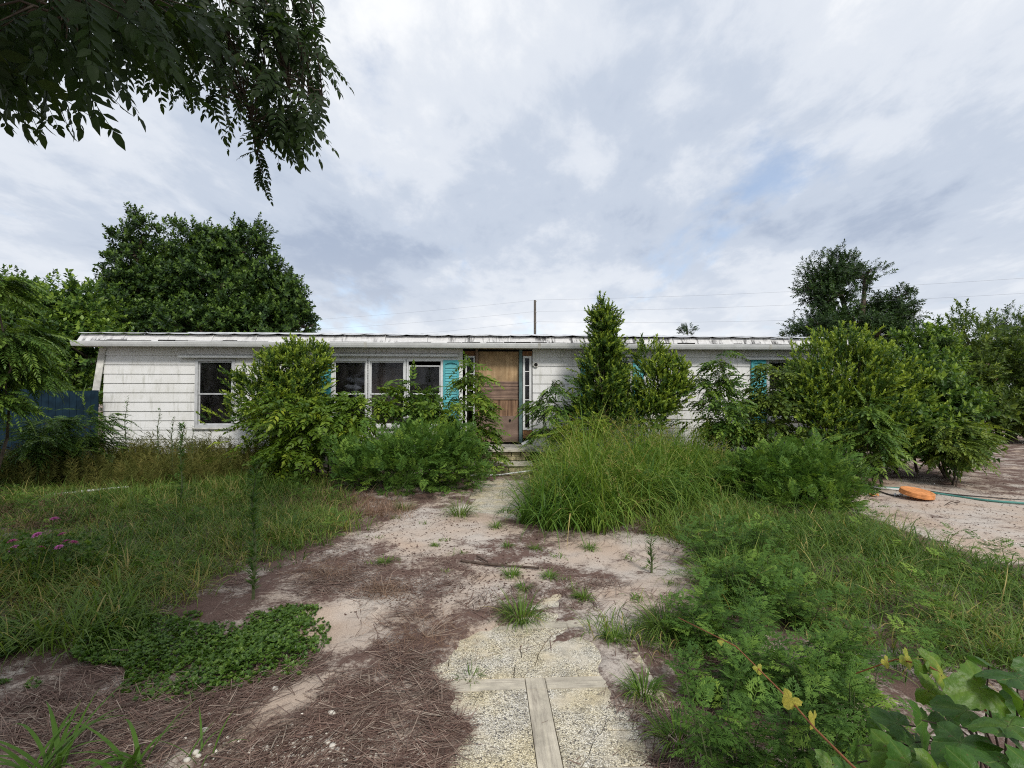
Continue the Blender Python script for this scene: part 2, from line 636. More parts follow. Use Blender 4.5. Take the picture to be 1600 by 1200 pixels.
def axis(a, b, step, far, grow=1.22):
    core = list(np.arange(a, b + 1e-6, step))
    s, x = step, core[-1]
    hi = []
    while x < far:
        s *= grow
        x += s
        hi.append(x)
    s, x = step, core[0]
    lo = []
    while x > -far:
        s *= grow
        x -= s
        lo.append(x)
    return np.array(lo[::-1] + core + hi)


gx, gy = axis(-4.0, 4.2, 0.035, 900), axis(1.6, 6.5, 0.035, 900)
X, Y = np.meshgrid(gx, gy)
Z = ground_h(X, Y)
pts = np.stack([X.ravel(), Y.ravel()], 1)
lit = np.full(len(pts), 0.53)
for polys, val, soft in ((GRASSY, 0.62, 0.3), (LITTER, 0.57, 0.2), (SANDY, 0.30, 0.16)):
    for c in polys:
        d = polydist(c, pts)
        k = np.clip(d / soft + 0.5, 0, 1)
        lit = lit * (1 - k) + val * k
nx, ny = len(gx), len(gy)
q = np.arange(nx * ny).reshape(ny, nx)
loops = np.stack([q[:-1, :-1], q[:-1, 1:], q[1:, 1:], q[1:, :-1]], -1).reshape(-1)
g = NT('ground')
gc = g.coord('Object')
gm = g.math('ADD', g.attr('tint'), g.math('MULTIPLY', g.math('SUBTRACT', g.noise(gc, 2.6, 9, 0.72, 0.3), 0.5), 1.5))
fine = g.noise(gc, 30, 7, 0.8)
gm = g.math('ADD', gm, g.math('MULTIPLY', g.math('SUBTRACT', fine, 0.5), 0.85))
gmask = g.ramp(gm, [(0.40, 0.0), (0.58, 1.0)])
sand = g.mix(g.ramp(g.noise(gc, 1.1, 3), [(0.4, 0.0), (0.62, 1.0)]), (0.52, 0.46, 0.405), (0.48, 0.375, 0.295))
sand = g.mix(1.0, sand, g.ramp(g.noise(gc, 160, 3, 0.8), [(0.3, 0.68), (0.65, 1.15)]), 'MULTIPLY')
duff = g.mix(g.noise(gc, 90, 4, 0.75), (0.048, 0.028, 0.024), (0.235, 0.156, 0.128))
g.base(g.mix(gmask, sand, duff), 0.95, 0.1)
g.bump(g.math('ADD', g.noise(gc, 120, 4, 0.8), g.math('MULTIPLY', gmask, 0.5)), 0.55, 0.012)
ground = link('ground', rawmesh('ground', [np.stack([X.ravel(), Y.ravel(), Z.ravel()], 1), loops, np.full(len(loops) // 4, 4), lit], g.m, smooth=True))
tag(ground, 'sandy pinkish ground with dark plant litter', 'ground', kind='structure')

# ------------------------------------------------------------------ paved path, mostly buried
ag = NT('exposed_aggregate')
ac = ag.coord('Object')
vo = ag.node('ShaderNodeTexVoronoi')
vo.inputs['Scale'].default_value = 170
ag.l.new(ac, vo.inputs['Vector'])
vsep = ag.node('ShaderNodeSeparateColor')
ag.l.new(vo.outputs['Color'], vsep.inputs[0])
peb = ag.ramp(vsep.outputs[0], [(0.0, (0.16, 0.15, 0.15)), (0.10, (0.42, 0.39, 0.33)), (0.4, (0.72, 0.68, 0.58)), (0.75, (0.80, 0.775, 0.72)), (1.0, (0.66, 0.58, 0.42))], 'CONSTANT')
crev = ag.ramp(vo.outputs['Distance'], [(0.36, 1.0), (0.70, 0.5)])
yel = ag.ramp(ag.noise(ac, 3.2, 3), [(0.40, (1.0, 0.98, 0.93)), (0.65, (1.0, 0.92, 0.72))])
worn = ag.ramp(ag.noise(ac, 2.7, 8, 0.7, 0.4), [(0.50, 0.0), (0.60, 0.85)])
acol = ag.mix(worn, ag.mix(1.0, peb, crev, 'MULTIPLY'), ag.mix(ag.noise(ac, 40, 4), (0.42, 0.38, 0.32), (0.70, 0.65, 0.56)))
grime = ag.ramp(ag.noise(ac, 7.0, 7, 0.7), [(0.34, 0.70), (0.52, 1.08)])
ag.base(ag.mix(1.0, ag.mix(1.0, acol, yel, 'MULTIPLY'), grime, 'MULTIPLY'), 0.85, 0.2)
ag.bump(crev, 0.6, 0.006)
M['aggregate'] = ag.m
for nm, sx, sy in (('board', 1.2, 16), ('board_long', 16, 1.2)):
    bw = NT('weathered_' + nm)
    bg1 = bw.noise(bw.coord('Object', (sx, sy, 4)), 3.0, 7, 0.7, 0.5)
    bg2 = bw.noise(bw.coord('Object'), 5.0, 5, 0.65)
    bcol = bw.ramp(bg1, [(0.3, (0.32, 0.28, 0.23)), (0.5, (0.52, 0.47, 0.38)), (0.7, (0.62, 0.56, 0.44))])
    bcol = bw.mix(1.0, bcol, bw.ramp(bg2, [(0.3, 0.62), (0.65, 1.1)]), 'MULTIPLY')
    bw.base(bcol, 0.9, 0.15)
    bw.bump(bg1, 0.6, 0.008)
    M[nm] = bw.m

path = thing('paved_path', 'cracked exposed aggregate path with wooden dividers leading to the steps', 'path', (*hp(wall_uz(786, 700)[0], 0), 0), HYAW)
path['kind'] = 'structure'
del path['category']
PR = rng(5)


def split(poly, gap):                     # one ragged crack across a slab
    c = poly.mean(0) + PR.normal(0, 0.05, 2)
    a = PR.uniform(0, math.pi)
    n = np.array([math.cos(a), math.sin(a)])
    tn = np.array([-n[1], n[0]])
    k1, k2, p1, p2 = PR.uniform(9, 16), PR.uniform(25, 45), PR.uniform(0, 6), PR.uniform(0, 6)
    jag = lambda q: 0.014 * math.sin(k1 * (q @ tn) + p1) + 0.007 * math.sin(k2 * (q @ tn) + p2)
    outp = []
    for sgn in (1, -1):
        res = []
        m = len(poly)
        d = [((p - c) @ n) * sgn - gap for p in poly]
        leave = enter = None
        for i in range(m):
            j = (i + 1) % m
            if d[i] >= 0:
                res.append(('v', poly[i]))
            if (d[i] >= 0) != (d[j] >= 0):
                t = d[i] / (d[i] - d[j])
                res.append(('out' if d[i] >= 0 else 'in', poly[i] + (poly[j] - poly[i]) * t))
        kinds = [k for k, _ in res]
        if kinds.count('out') != 1 or kinds.count('in') != 1:
            if kinds.count('out') == 0 and res:
                outp.append(np.array([p for _, p in res]))
            continue
        pts_o = []
        for i, (k, p) in enumerate(res):
            pts_o.append(p)
            if k == 'out':
                e = next(q for kk, q in res if kk == 'in')
                for s_ in np.linspace(0, 1, 9)[1:-1]:
                    q = p + (e - p) * s_
                    pts_o.append(q + n * jag(q) * min(1, 4 * s_, 4 * (1 - s_)))
        outp.append(np.array(pts_o))
    return outp if len(outp) == 2 else [poly]


pu0 = wall_uz(786, 700)[0]
pc = np.array([at(848, 1130, gp(848, 1130)[1])[0], gp(848, 1130)[1]])
cu = float((pc - HA) @ HE) - pu0          # the middle board in path coordinates
v_near = float((np.array(gp(780, 1078)[:2]) - HA) @ HN)
CELL, BW = 0.57, 0.112
v = v_near - CELL - (CELL + BW)
row_i = 0
while v < -1.9:
    mid_board = row_i < 2                  # the middle board only shows in the two nearest rows
    sides = [(cu - BW / 2 - 0.62, cu - BW / 2), (cu + BW / 2, cu + BW / 2 + 0.62)] if mid_board else [(cu - BW / 2 - 0.62, cu + BW / 2 + 0.62)]
    for xa, xb in sides:
        x0, x1 = xa + 0.002, xb - 0.002
        polys = [np.array([(x0, v + 0.002), (x1, v + 0.002), (x1, v + CELL - 0.002), (x0, v + CELL - 0.002)])]
        for _ in range(2 if mid_board else 4):
            polys = [s_ for p in polys for s_ in (split(p, 0.002) if PR.random() < 0.75 and np.ptp(p[:, 0]) > 0.15 else [p])]
        for p in polys:
            if np.ptp(p[:, 0]) < 0.05 or np.ptp(p[:, 1]) < 0.05:
                continue
            MB().slab(p, -0.06, PR.uniform(-0.004, 0.005), chamfer=0.003).build('paver', M['aggregate'], path)
        vb = v + CELL
        for xc0, xc1 in ([(x0, x1)] if mid_board else [(x0, cu - 0.03), (cu - 0.026, x1)]):
            sk_ = PR.normal(0, 0.006)
            MB().slab(np.array([(xc0, vb + 0.002), (xc1, vb + 0.002 + sk_), (xc1, vb + BW - 0.003 + sk_), (xc0, vb + BW - 0.003)]), -0.05, PR.uniform(-0.006, 0.002), chamfer=0.004).build('divider_board', M['board'], path)
    if mid_board:
        MB().slab(np.array([(cu - BW / 2 + .001, v), (cu + BW / 2 - .001, v), (cu + BW / 2 - .001, v + CELL - .002), (cu - BW / 2 + .001, v + CELL - .002)]), -0.05, -0.001, chamfer=0.004).build('divider_board', M['board_long'], path)
        MB().slab(np.array([(cu - BW / 2 + .001, v + CELL), (cu + BW / 2 - .001, v + CELL), (cu + BW / 2 - .001, v + CELL + BW - .002), (cu - BW / 2 + .001, v + CELL + BW - .002)]), -0.05, -0.002, chamfer=0.004).build('divider_board', M['board_long'], path)
    v += CELL + BW
    row_i += 1
path_end = v

# ------------------------------------------------------------------ house materials
sd_ = NT('siding')
sc1 = sd_.noise(sd_.coord('Object', (1.2, 1, 1)), 1.6, 6, 0.65)
sc2 = sd_.noise(sd_.coord('Object', (7, 7, 0.9)), 2.0, 5, 0.6)
scol = sd_.mix(sd_.ramp(sc1, [(0.42, 0.0), (0.75, 0.6)]), (0.77, 0.77, 0.765), (0.58, 0.57, 0.52))
scol = sd_.mix(sd_.ramp(sc2, [(0.54, 0.0), (0.76, 0.6)]), scol, (0.34, 0.34, 0.27))
sgr = sd_.noise(sd_.coord('Object', (3, 3, 70)), 4.0, 4, 0.6)
scol = sd_.mix(1.0, scol, sd_.ramp(sgr, [(0.3, 0.93), (0.7, 1.04)]), 'MULTIPLY')
sd_.base(scol, 0.6, 0.3)
sd_.bump(sgr, 0.15, 0.004)
M['siding'] = sd_.m
M['trim'] = plain('white_trim', (0.68, 0.69, 0.69), 0.5, 0.35, 0.12, 5)
M['trim_dirty'] = plain('dirty_trim', (0.56, 0.55, 0.51), 0.6, 0.3, 0.3, 7)
M['alu'] = plain('aluminium_frame', (0.50, 0.51, 0.52), 0.4, 0.4, 0.15, 9)
fa = NT('stained_metal')
f1 = fa.noise(fa.coord('Object', (5.5, 1, 1.1)), 1.6, 7, 0.72)
f2 = fa.noise(fa.coord('Object', (0.35, 1, 1)), 1.3, 3)
f3 = fa.noise(fa.coord('Object', (3, 3, 6)), 6.0, 6, 0.7)
st = fa.math('MULTIPLY', fa.ramp(f1, [(0.49, 0.0), (0.57, 1.0)]), fa.ramp(f2, [(0.50, 0.0), (0.60, 0.9)]))
fcol = fa.mix(fa.ramp(f3, [(0.4, 0.0), (0.75, 0.55)]), (0.66, 0.655, 0.65), (0.36, 0.345, 0.33))
fa.base(fa.mix(st, fcol, (0.035, 0.034, 0.034)), 0.6, 0.35)
M['stained'] = fa.m
rf = NT('roof_metal')
r1 = rf.noise(rf.coord('Object', (1.2, 0.5, 1)), 2.6, 6, 0.7)
rf.base(rf.ramp(r1, [(0.35, (0.30, 0.30, 0.31)), (0.5, (0.56, 0.57, 0.58)), (0.7, (0.68, 0.69, 0.70))]), 0.45, 0.4)
M['roof'] = rf.m
M['teal'] = plain('teal_shutter', (0.075, 0.36, 0.40), 0.5, 0.35, 0.25, 6)
M['teal_dark'] = plain('teal_trim', (0.10, 0.16, 0.16), 0.6, 0.3, 0.3, 6)
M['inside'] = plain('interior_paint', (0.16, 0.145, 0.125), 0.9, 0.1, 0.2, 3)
M['skirt'] = plain('skirting', (0.13, 0.13, 0.115), 0.85, 0.15, 0.4, 5)
M['curtain'] = plain('curtain_cloth', (0.40, 0.31, 0.25), 0.95, 0.1, 0.15, 4)
M['pale_white'] = plain('matte_white', (0.75, 0.77, 0.80), 0.9, 0.1, 0.1, 4)
gl = NT('window_glass')
gt = gl.node('ShaderNodeBsdfTransparent')
gt.inputs[0].default_value = (0.62, 0.63, 0.65, 1)
gg = gl.node('ShaderNodeBsdfGlossy')
gg.inputs['Roughness'].default_value = 0.06
gg.inputs['Color'].default_value = (0.8, 0.82, 0.85, 1)
lw = gl.node('ShaderNodeFresnel')
lw.inputs[0].default_value = 1.45
dirt = gl.ramp(gl.noise(gl.coord('Object'), 4.0, 5), [(0.3, 0.2), (0.8, 1.0)])
gmx = gl.node('ShaderNodeMixShader')
gl.l.new(gl.math('MULTIPLY', lw.outputs[0], dirt), gmx.inputs[0])
gl.l.new(gt.outputs[0], gmx.inputs[1])
gl.l.new(gg.outputs[0], gmx.inputs[2])
gd = gl.node('ShaderNodeBsdfDiffuse')        # dust on the panes
gd.inputs[0].default_value = (0.42, 0.41, 0.40, 1)
gm2 = gl.node('ShaderNodeMixShader')
gl.l.new(gl.ramp(gl.noise(gl.coord('Object', (1, 1, 0.5)), 3.0, 6, 0.65), [(0.40, 0.004), (0.80, 0.055)]), gm2.inputs[0])
gl.l.new(gmx.outputs[0], gm2.inputs[1])
gl.l.new(gd.outputs[0], gm2.inputs[2])
gl.l.new(gm2.outputs[0], gl.o.inputs[0])
M['glass'] = gl.m


def ply(name, a, b, sc, dist, seed, lo=0.35, hi=0.65, vert=True, wv=0.4):
    m = NT(name)
    s = (sc, sc, sc * 0.09) if vert else (sc * 0.12, sc, sc)
    n1 = m.noise(m.coord('Object', s, (seed, 0, seed)), 1.0, 5, 0.55, dist)
    w = m.node('ShaderNodeTexWave', wave_type='BANDS', bands_direction='X' if vert else 'Z')
    w.inputs['Scale'].default_value = 1.1
    w.inputs['Distortion'].default_value = dist * 3
    w.inputs['Detail'].default_value = 3
    w.inputs['Detail Scale'].default_value = 0.7
    m.l.new(m.coord('Object', s, (seed, 0, seed)), w.inputs['Vector'])
    k = m.math('ADD', m.math('MULTIPLY', n1, 1 - wv), m.math('MULTIPLY', w.outputs['Fac'], wv))
    st_ = m.ramp(m.noise(m.coord('Object'), 4.5, 4), [(0.35, 0.72), (0.65, 1.12)])
    m.base(m.mix(1.0, m.ramp(k, [(lo, a), (hi, b)]), st_, 'MULTIPLY'), 0.8, 0.2)
    m.bump(k, 0.25, 0.003)
    return m.m


M['ply_tan'] = ply('plywood_tan', (0.33, 0.215, 0.115), (0.45, 0.315, 0.18), 9, 1.4, 1.0, 0.38, 0.62, True, 0.08)
M['ply_dark'] = ply('plywood_figured', (0.08, 0.05, 0.042), (0.34, 0.23, 0.17), 9, 1.8, 4.0, 0.42, 0.57, False, 0.45)
M['ply_brown'] = ply('plywood_brown', (0.11, 0.06, 0.04), (0.34, 0.21, 0.125), 10, 1.6, 7.0, 0.38, 0.60, True, 0.2)
M['ply_grey'] = ply('plywood_weathered', (0.13, 0.085, 0.068), (0.30, 0.215, 0.17), 12, 1.5, 9.0, 0.3, 0.7, False)
M['osb'] = plain('osb', (0.22, 0.115, 0.06), 0.9, 0.15, 0.55, 22)
M['timber'] = plain('bare_timber', (0.22, 0.155, 0.11), 0.85, 0.15, 0.35, 10)
M['dark'] = plain('dark_gap', (0.02, 0.019, 0.018), 0.9, 0.1, 0.2, 5)  # near-black for debris and knob; on hole and gap backings it paints shade
M['concrete'] = plain('old_concrete', (0.44, 0.42, 0.365), 0.9, 0.15, 0.35, 9, bump=0.4)
M['step_board'] = plain('step_board', (0.47, 0.44, 0.37), 0.85, 0.15, 0.3, 12, bump=0.3)
M['brick'] = plain('mossy_brick', (0.33, 0.29, 0.18), 0.95, 0.1, 0.6, 18, bump=0.6)
M['fence'] = plain('navy_board', (0.009, 0.023, 0.037), 0.85, 0.12, 0.45, 5, bump=0.3)

# ------------------------------------------------------------------ the house
house = thing('mobile_home', 'long white mobile home with lapped siding, boarded door and stained metal roof', 'house', (*HA, 0), HYAW)
Z_SILL, Z_EAVE = wall_uz(250, 708)[1], 2.66
HD = 7.2                                  # depth of the house
ROW = 0.2027


def span(px0, px1, py0, py1):
    u0, z1 = wall_uz(px0, py0)
    u1, z0 = wall_uz(px1, py1)
    return u0, u1, z0, z1


WIN = {'single': span(307, 366, 561, 667), 'tri_a': span(519, 575, 561, 667), 'tri_b': span(575, 635, 561, 667), 'tri_c': span(635, 692, 561, 667),
       'right': span(925, 987, 561, 655), 'far': span(1197, 1262, 561, 655)}
ud0, _ = wall_uz(723, 600)
ud1, _ = wall_uz(832, 600)
zd1 = wall_uz(780, 545)[1]
zd0 = wall_uz(780, 692)[1]
OPEN = list(WIN.values()) + [(ud0, ud1, zd0 - 0.3, Z_EAVE + 0.05)]
trow = WIN['tri_a'][2], WIN['tri_a'][3]
OPEN_M = [o for k, o in WIN.items() if not k.startswith('tri')] + [(WIN['tri_a'][0], WIN['tri_c'][1], trow[0], trow[1]), OPEN[-1]]


def free(z0, z1, lo, hi):                 # runs of wall between the openings at this height
    cuts = sorted((o[0], o[1]) for o in OPEN_M if o[2] < z1 - 1e-4 and o[3] > z0 + 1e-4)
    x, res = lo, []
    for a, b in cuts:
        if a > x + 0.01:
            res.append((x, a))
        x = max(x, b)
    if hi > x + 0.01:
        res.append((x, hi))
    return res


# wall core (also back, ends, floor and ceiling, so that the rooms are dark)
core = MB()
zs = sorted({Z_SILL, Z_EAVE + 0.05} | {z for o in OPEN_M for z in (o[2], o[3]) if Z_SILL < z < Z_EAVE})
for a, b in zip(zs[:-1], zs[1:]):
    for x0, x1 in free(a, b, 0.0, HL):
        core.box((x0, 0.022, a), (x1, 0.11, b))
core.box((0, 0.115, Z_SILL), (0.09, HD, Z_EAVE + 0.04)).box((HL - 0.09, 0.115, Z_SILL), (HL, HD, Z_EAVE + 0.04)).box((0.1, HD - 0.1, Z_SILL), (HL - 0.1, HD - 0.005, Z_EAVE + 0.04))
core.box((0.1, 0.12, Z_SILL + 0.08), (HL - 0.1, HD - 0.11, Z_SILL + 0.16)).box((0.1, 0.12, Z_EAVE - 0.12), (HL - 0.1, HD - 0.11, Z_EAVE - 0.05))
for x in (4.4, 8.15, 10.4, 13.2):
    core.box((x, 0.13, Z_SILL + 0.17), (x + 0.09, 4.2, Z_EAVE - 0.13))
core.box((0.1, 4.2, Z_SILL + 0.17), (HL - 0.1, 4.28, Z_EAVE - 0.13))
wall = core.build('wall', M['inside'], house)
HR = rng(77)
z = Z_EAVE + 0.02
row = 0
while z > Z_SILL + 0.02:
    zt, zb = z, max(z - ROW, Z_SILL - 0.02)
    cut = sorted({zt, zb} | {c for o in OPEN_M for c in (o[2], o[3]) if zb + 0.012 < c < zt - 0.012})
    for a, b in zip(cut[:-1], cut[1:]):
        for x0, x1 in free(a, b, 0.0, HL):
            xs = [x0] + [x for x in np.arange(2.3 + (row % 3) * 1.63, HL, 4.88) if x0 + 0.3 < x < x1 - 0.3] + [x1]
            for xa, xb in zip(xs[:-1], xs[1:]):
                f = lambda zz_: -0.004 - 0.018 * (zt - zz_) / ROW + HR.normal(0, 0.0012)
                ya, yb = f(a), f(b)
                MB().prism([(0.02, a), (ya, a), (yb, b), (0.02, b)], xa + 0.0015, xb - 0.0015).build('plank', M['siding'], wall)
    z -= ROW
    row += 1
for i in range(14):
    w = HL / 14
    if not (ud0 - 0.5 < i * w + w / 2 < ud1 + 0.4):
        MB().box((i * w + 0.006, 0.05 + HR.uniform(0, 0.03), -0.05), ((i + 1) * w - 0.006, 0.10, Z_SILL - 0.022)).build('skirting_panel', M['skirt'], house)
# loose corner board at the left end
ct, cb = wall_uz(162, 543), wall_uz(155, 612)
cbm = MB()
cbm.add([(ct[0] - 0.07, -0.03, ct[1]), (ct[0] + 0.07, -0.03, ct[1]), (cb[0] + 0.06, -0.09, cb[1]), (cb[0] - 0.08, -0.09, cb[1]),
         (ct[0] - 0.07, -0.012, ct[1]), (ct[0] + 0.07, -0.012, ct[1]), (cb[0] + 0.06, -0.072, cb[1]), (cb[0] - 0.08, -0.072, cb[1])],
        [(0, 3, 2, 1), (4, 5, 6, 7), (0, 1, 5, 4), (1, 2, 6, 5), (2, 3, 7, 6), (3, 0, 4, 7)])
tag(cbm.build('corner_board', M['trim_dirty'], house), 'loose corner board hanging away from the wall')

# roof
OV, EV = 0.36, -0.28
roof = MB().box((-OV, EV + 0.03, Z_EAVE - 0.012), (HL + OV, -0.03, Z_EAVE + 0.02)).build('roof', M['trim_dirty'], house)   # soffit
gprof = [(EV - 0.10, Z_EAVE + 0.03), (EV - 0.115, Z_EAVE + 0.075), (EV - 0.115, Z_EAVE + 0.09), (EV - 0.10, Z_EAVE + 0.09), (EV - 0.098, Z_EAVE + 0.078), (EV - 0.085, Z_EAVE + 0.034), (EV - 0.07, Z_EAVE + 0.0), (EV + 0.018, Z_EAVE + 0.0), (EV + 0.018, Z_EAVE + 0.09), (EV + 0.026, Z_EAVE + 0.09), (EV + 0.026, Z_EAVE - 0.014), (EV - 0.078, Z_EAVE - 0.014)]
gu = [-OV - 0.05, wall_uz(577, 600)[0], wall_uz(840, 600)[0], wall_uz(1190, 600)[0], HL + OV]
for a, b in zip(gu[:-1], gu[1:]):
    MB().prism(gprof, a + 0.004, b - 0.004).build('gutter', M['trim'], house)
for a in gu[1:-1]:
    MB().prism([(p[0] - 0.004 if p[0] < EV - 0.05 else p[0] + 0.002, p[1] - 0.004 if p[1] < Z_EAVE + 0.02 else p[1] + 0.004) for p in gprof], a - 0.03, a + 0.03).build('gutter_joint', M['trim_dirty'], house)
DB = rng(55)                               # dark rotted leaves heaped in the gutter
dbm = MB()
xx = -OV
while xx < HL + OV - 0.1:
    w_ = DB.uniform(0.12, 0.5)
    if DB.random() < 0.8:
        h_ = DB.uniform(0.006, 0.03)
        dbm.prism([(EV - 0.075, Z_EAVE + 0.05), (EV - 0.05, Z_EAVE + 0.092 + h_), (EV - 0.01, Z_EAVE + 0.10 + h_), (EV + 0.012, Z_EAVE + 0.05)], xx, xx + w_ * 0.96)
    xx += w_
tag(dbm.build('gutter_debris', M['dark'], house), kind='stuff')
NP = 19
pw = (HL + 2 * OV) / NP
ZB0, ZB1, ZR, VR = Z_EAVE + 0.10, Z_EAVE + 0.25, 3.40, HD / 2
for i in range(NP):
    x0, x1 = -OV + i * pw, -OV + (i + 1) * pw
    j = HR.normal(0, 0.006)
    MB().prism([(EV + 0.015, ZB0 - 0.03), (EV + 0.0, ZB0 + j), (EV + 0.11, ZB1 + j), (EV + 0.13, ZB1 + j), (EV + 0.035, ZB0 - 0.03)], x0 + 0.004, x1 - 0.004).build('fascia_panel', M['stained'], house)
    pm = MB()                              # one ribbed sheet from eave to ridge, a little warped
    nu, nv = 13, 7
    grid = []
    lift = abs(HR.normal(0, 0.006))
    for b in range(nv):
        t = b / (nv - 1)
        for a in range(nu):
            s = a / (nu - 1)
            rib = 0.016 if a in (0, 6, 12) else (0.004 if a in (1, 5, 7, 11) else 0.0)
            warp = 0.005 * math.sin(5.1 * s + i) * math.sin(3.3 * t + 0.7 * i) + (lift if t == 0 else 0) * math.sin(3.1 * s)
            grid.append((x0 + (x1 - x0) * (0.004 + 0.992 * s), EV + 0.03 + (VR - EV - 0.03) * t, ZB1 + 0.012 + (ZR - ZB1) * t + rib + warp))
    n0 = len(grid)
    grid += [(p[0], p[1], p[2] - 0.004) for p in grid]
    fs = []
    for b in range(nv - 1):
        for a in range(nu - 1):
            k = b * nu + a
            fs += [(k, k + 1, k + nu + 1, k + nu), (n0 + k, n0 + k + nu, n0 + k + nu + 1, n0 + k + 1)]
    for a in range(nu - 1):
        fs += [(a, n0 + a, n0 + a + 1, a + 1)]
    pm.add(grid, fs)
    pm.build('roof_panel', M['roof'], roof)
MB().add([(-OV, VR, ZR), (HL + OV, VR, ZR), (HL + OV, HD + 0.3, ZB1), (-OV, HD + 0.3, ZB1), (-OV, VR, ZR - .03), (HL + OV, VR, ZR - .03), (HL + OV, HD + 0.3, ZB1 - .03), (-OV, HD + 0.3, ZB1 - .03)],
         [(0, 1, 2, 3), (4, 7, 6, 5), (0, 3, 7, 4), (1, 5, 6, 2), (2, 6, 7, 3)]).build('rear_slope', M['roof'], roof)
MB().prism([(VR - 0.14, ZR + 0.0), (VR, ZR + 0.05), (VR + 0.14, ZR + 0.0), (VR, ZR + 0.03)], -OV, HL + OV).build('ridge_cap', M['roof'], roof)
for x in (0.0, HL - 0.08):
    MB().add([(x, 0.12, Z_EAVE + 0.05), (x + .08, 0.12, Z_EAVE + 0.05), (x + .08, HD, Z_EAVE + 0.05), (x, HD, Z_EAVE + 0.05), (x, VR, ZR - 0.06), (x + .08, VR, ZR - 0.06)],
             [(0, 3, 4), (1, 5, 2), (0, 1, 2, 3), (0, 4, 5, 1), (3, 2, 5, 4)]).build('gable', M['siding'], wall)


def frame(mb, u0, u1, z0, z1, w, y0, y1):
    mb.box((u0, y0, z0), (u0 + w, y1, z1)).box((u1 - w, y0, z0), (u1, y1, z1))
    return mb.box((u0 + w, y0, z1 - w), (u1 - w, y1, z1)).box((u0 + w, y0, z0), (u1 - w, y1, z0 + w))


def window(o, fm='alu', ajar=0.0, two=True):
    u0, u1, z0, z1 = o
    zm = z0 + (z1 - z0) * 0.49
    win = frame(MB(), u0 - 0.012, u1 + 0.012, z0 - 0.012, z1 + 0.012, 0.062, -0.032, 0.05).build('window', M[fm], house)
    a, b, c, d = u0 + 0.05, u1 - 0.05, z0 + 0.05, z1 - 0.05
    frame(MB(), a + .002, b - .002, zm - 0.02, d - ajar, 0.028, 0.004, 0.022).build('sash', M[fm], win)
    MB().box((a + 0.02, 0.011, zm), (b - 0.02, 0.015, d - 0.02 - ajar)).build('pane', M['glass'], win)
    frame(MB(), a + .002, b - .002, c, zm + 0.016, 0.026, 0.024, 0.04).build('sash', M[fm], win)
    MB().box((a + 0.02, 0.030, c + 0.01), (b - 0.02, 0.034, zm)).build('pane', M['glass'], win)
    MB().box((u0 - 0.04, -0.06, z0 - 0.045), (u1 + 0.04, -0.005, z0 - 0.014)).build('sill', M['trim_dirty'], win)
    return win


def shutter(px0, px1, py0, py1):
    u0, u1, z0, z1 = span(px0, px1, py0, py1)
    y0 = -0.062
    s = frame(MB(), u0, u1, z0, z1, 0.045, y0, -0.026)
    n = 22
    for k in range(n):
        zc = z0 + 0.05 + (z1 - 0.11 - z0 - 0.05) * (k + 0.5) / n
        h = (z1 - z0 - 0.16) / n * 0.62
        s.prism([(y0 + 0.004, zc - h), (y0 + 0.010, zc - h - 0.004), (-0.03, zc + h), (-0.036, zc + h + 0.003)], u0 + 0.046, u1 - 0.046)
    for k in range(6):                    # arched top rail
        a0, a1 = u0 + 0.045 + (u1 - u0 - 0.09) * k / 6, u0 + 0.045 + (u1 - u0 - 0.09) * (k + 1) / 6
        c = 1 - abs((k + 0.5) / 3 - 1)
        s.box((a0, y0 + 0.001, z1 - 0.085 + 0.035 * c), (a1, -0.028, z1 - 0.046))
    s.box((u0 + 0.046, -0.028, z0 + 0.046), (u1 - 0.046, -0.025, z1 - 0.046))
    s.build('shutter', M['teal'], house)


window(WIN['single'])
window(WIN['tri_a'], 'trim')
window(WIN['tri_b'], 'trim')
window(WIN['tri_c'], 'trim', 0.09)
window(WIN['right'])
window(WIN['far'])
for a in ((693, 717, 563, 664), (499, 517, 563, 664), (907, 924, 563, 658), (988, 1005, 563, 658), (1172, 1196, 563, 660), (1264, 1286, 563, 660)):
    shutter(*a)
# metal ledges over the windows
for (px0, px1, py) in ((279, 396, 553.5), (470, 716, 551.0), (903, 1010, 552), (1166, 1290, 557)):
    u0, z1 = wall_uz(px0, py, -0.1)
    u1, _ = wall_uz(px1, py, -0.1)
    MB().prism([(-0.024, z1 + 0.015), (-0.024, z1 - 0.075), (-0.125, z1 - 0.075), (-0.135, z1 - 0.055), (-0.135, z1 - 0.03)], u0, u1).build('window_ledge', M['trim'], house)

# entrance: boarded door between two sidelights, in a shallow recess
zt = Z_EAVE - 0.02
du = lambda px: wall_uz(px, 600)[0]
dz = lambda py: wall_uz(780, py)[1]
MB().box((ud0, 0.12, zt - 0.10), (ud1, 0.16, zt + 0.05)).build('door_header', M['dark'], house)
MB().box((du(743), 0.0, zd0 + 0.01), (du(747), 0.11, zt)).build('door_post', M['timber'], house)
MB().box((du(811), -0.03, zd0 + 0.005), (du(816), 0.09, zt)).build('door_post', M['teal_dark'], house)
door = MB().box((du(746), 0.075, zd0 + 0.01), (du(812), 0.11, zt - 0.01)).build('door', M['dark'], house)
for (p0, p1, mat, yy) in ((549, 596.2, 'ply_tan', 0.058), (595.8, 622.6, 'ply_dark', 0.050), (624.6, 651, 'ply_brown', 0.056), (650, 691, 'ply_grey', 0.045)):
    MB().box((du(747.5), yy, dz(p1)), (du(810.5), 0.074, dz(p0))).build('plywood_board', M[mat], door)
MB().box((du(746.5), 0.036, dz(624.4)), (du(811.5), 0.0445, dz(622.6))).build('batten', M['timber'], door)
MB().tube([(du(797), 0.05, dz(657)), (du(797), 0.02, dz(657))], [0.03, 0.022], 8).build('door_knob', M['dark'], door)
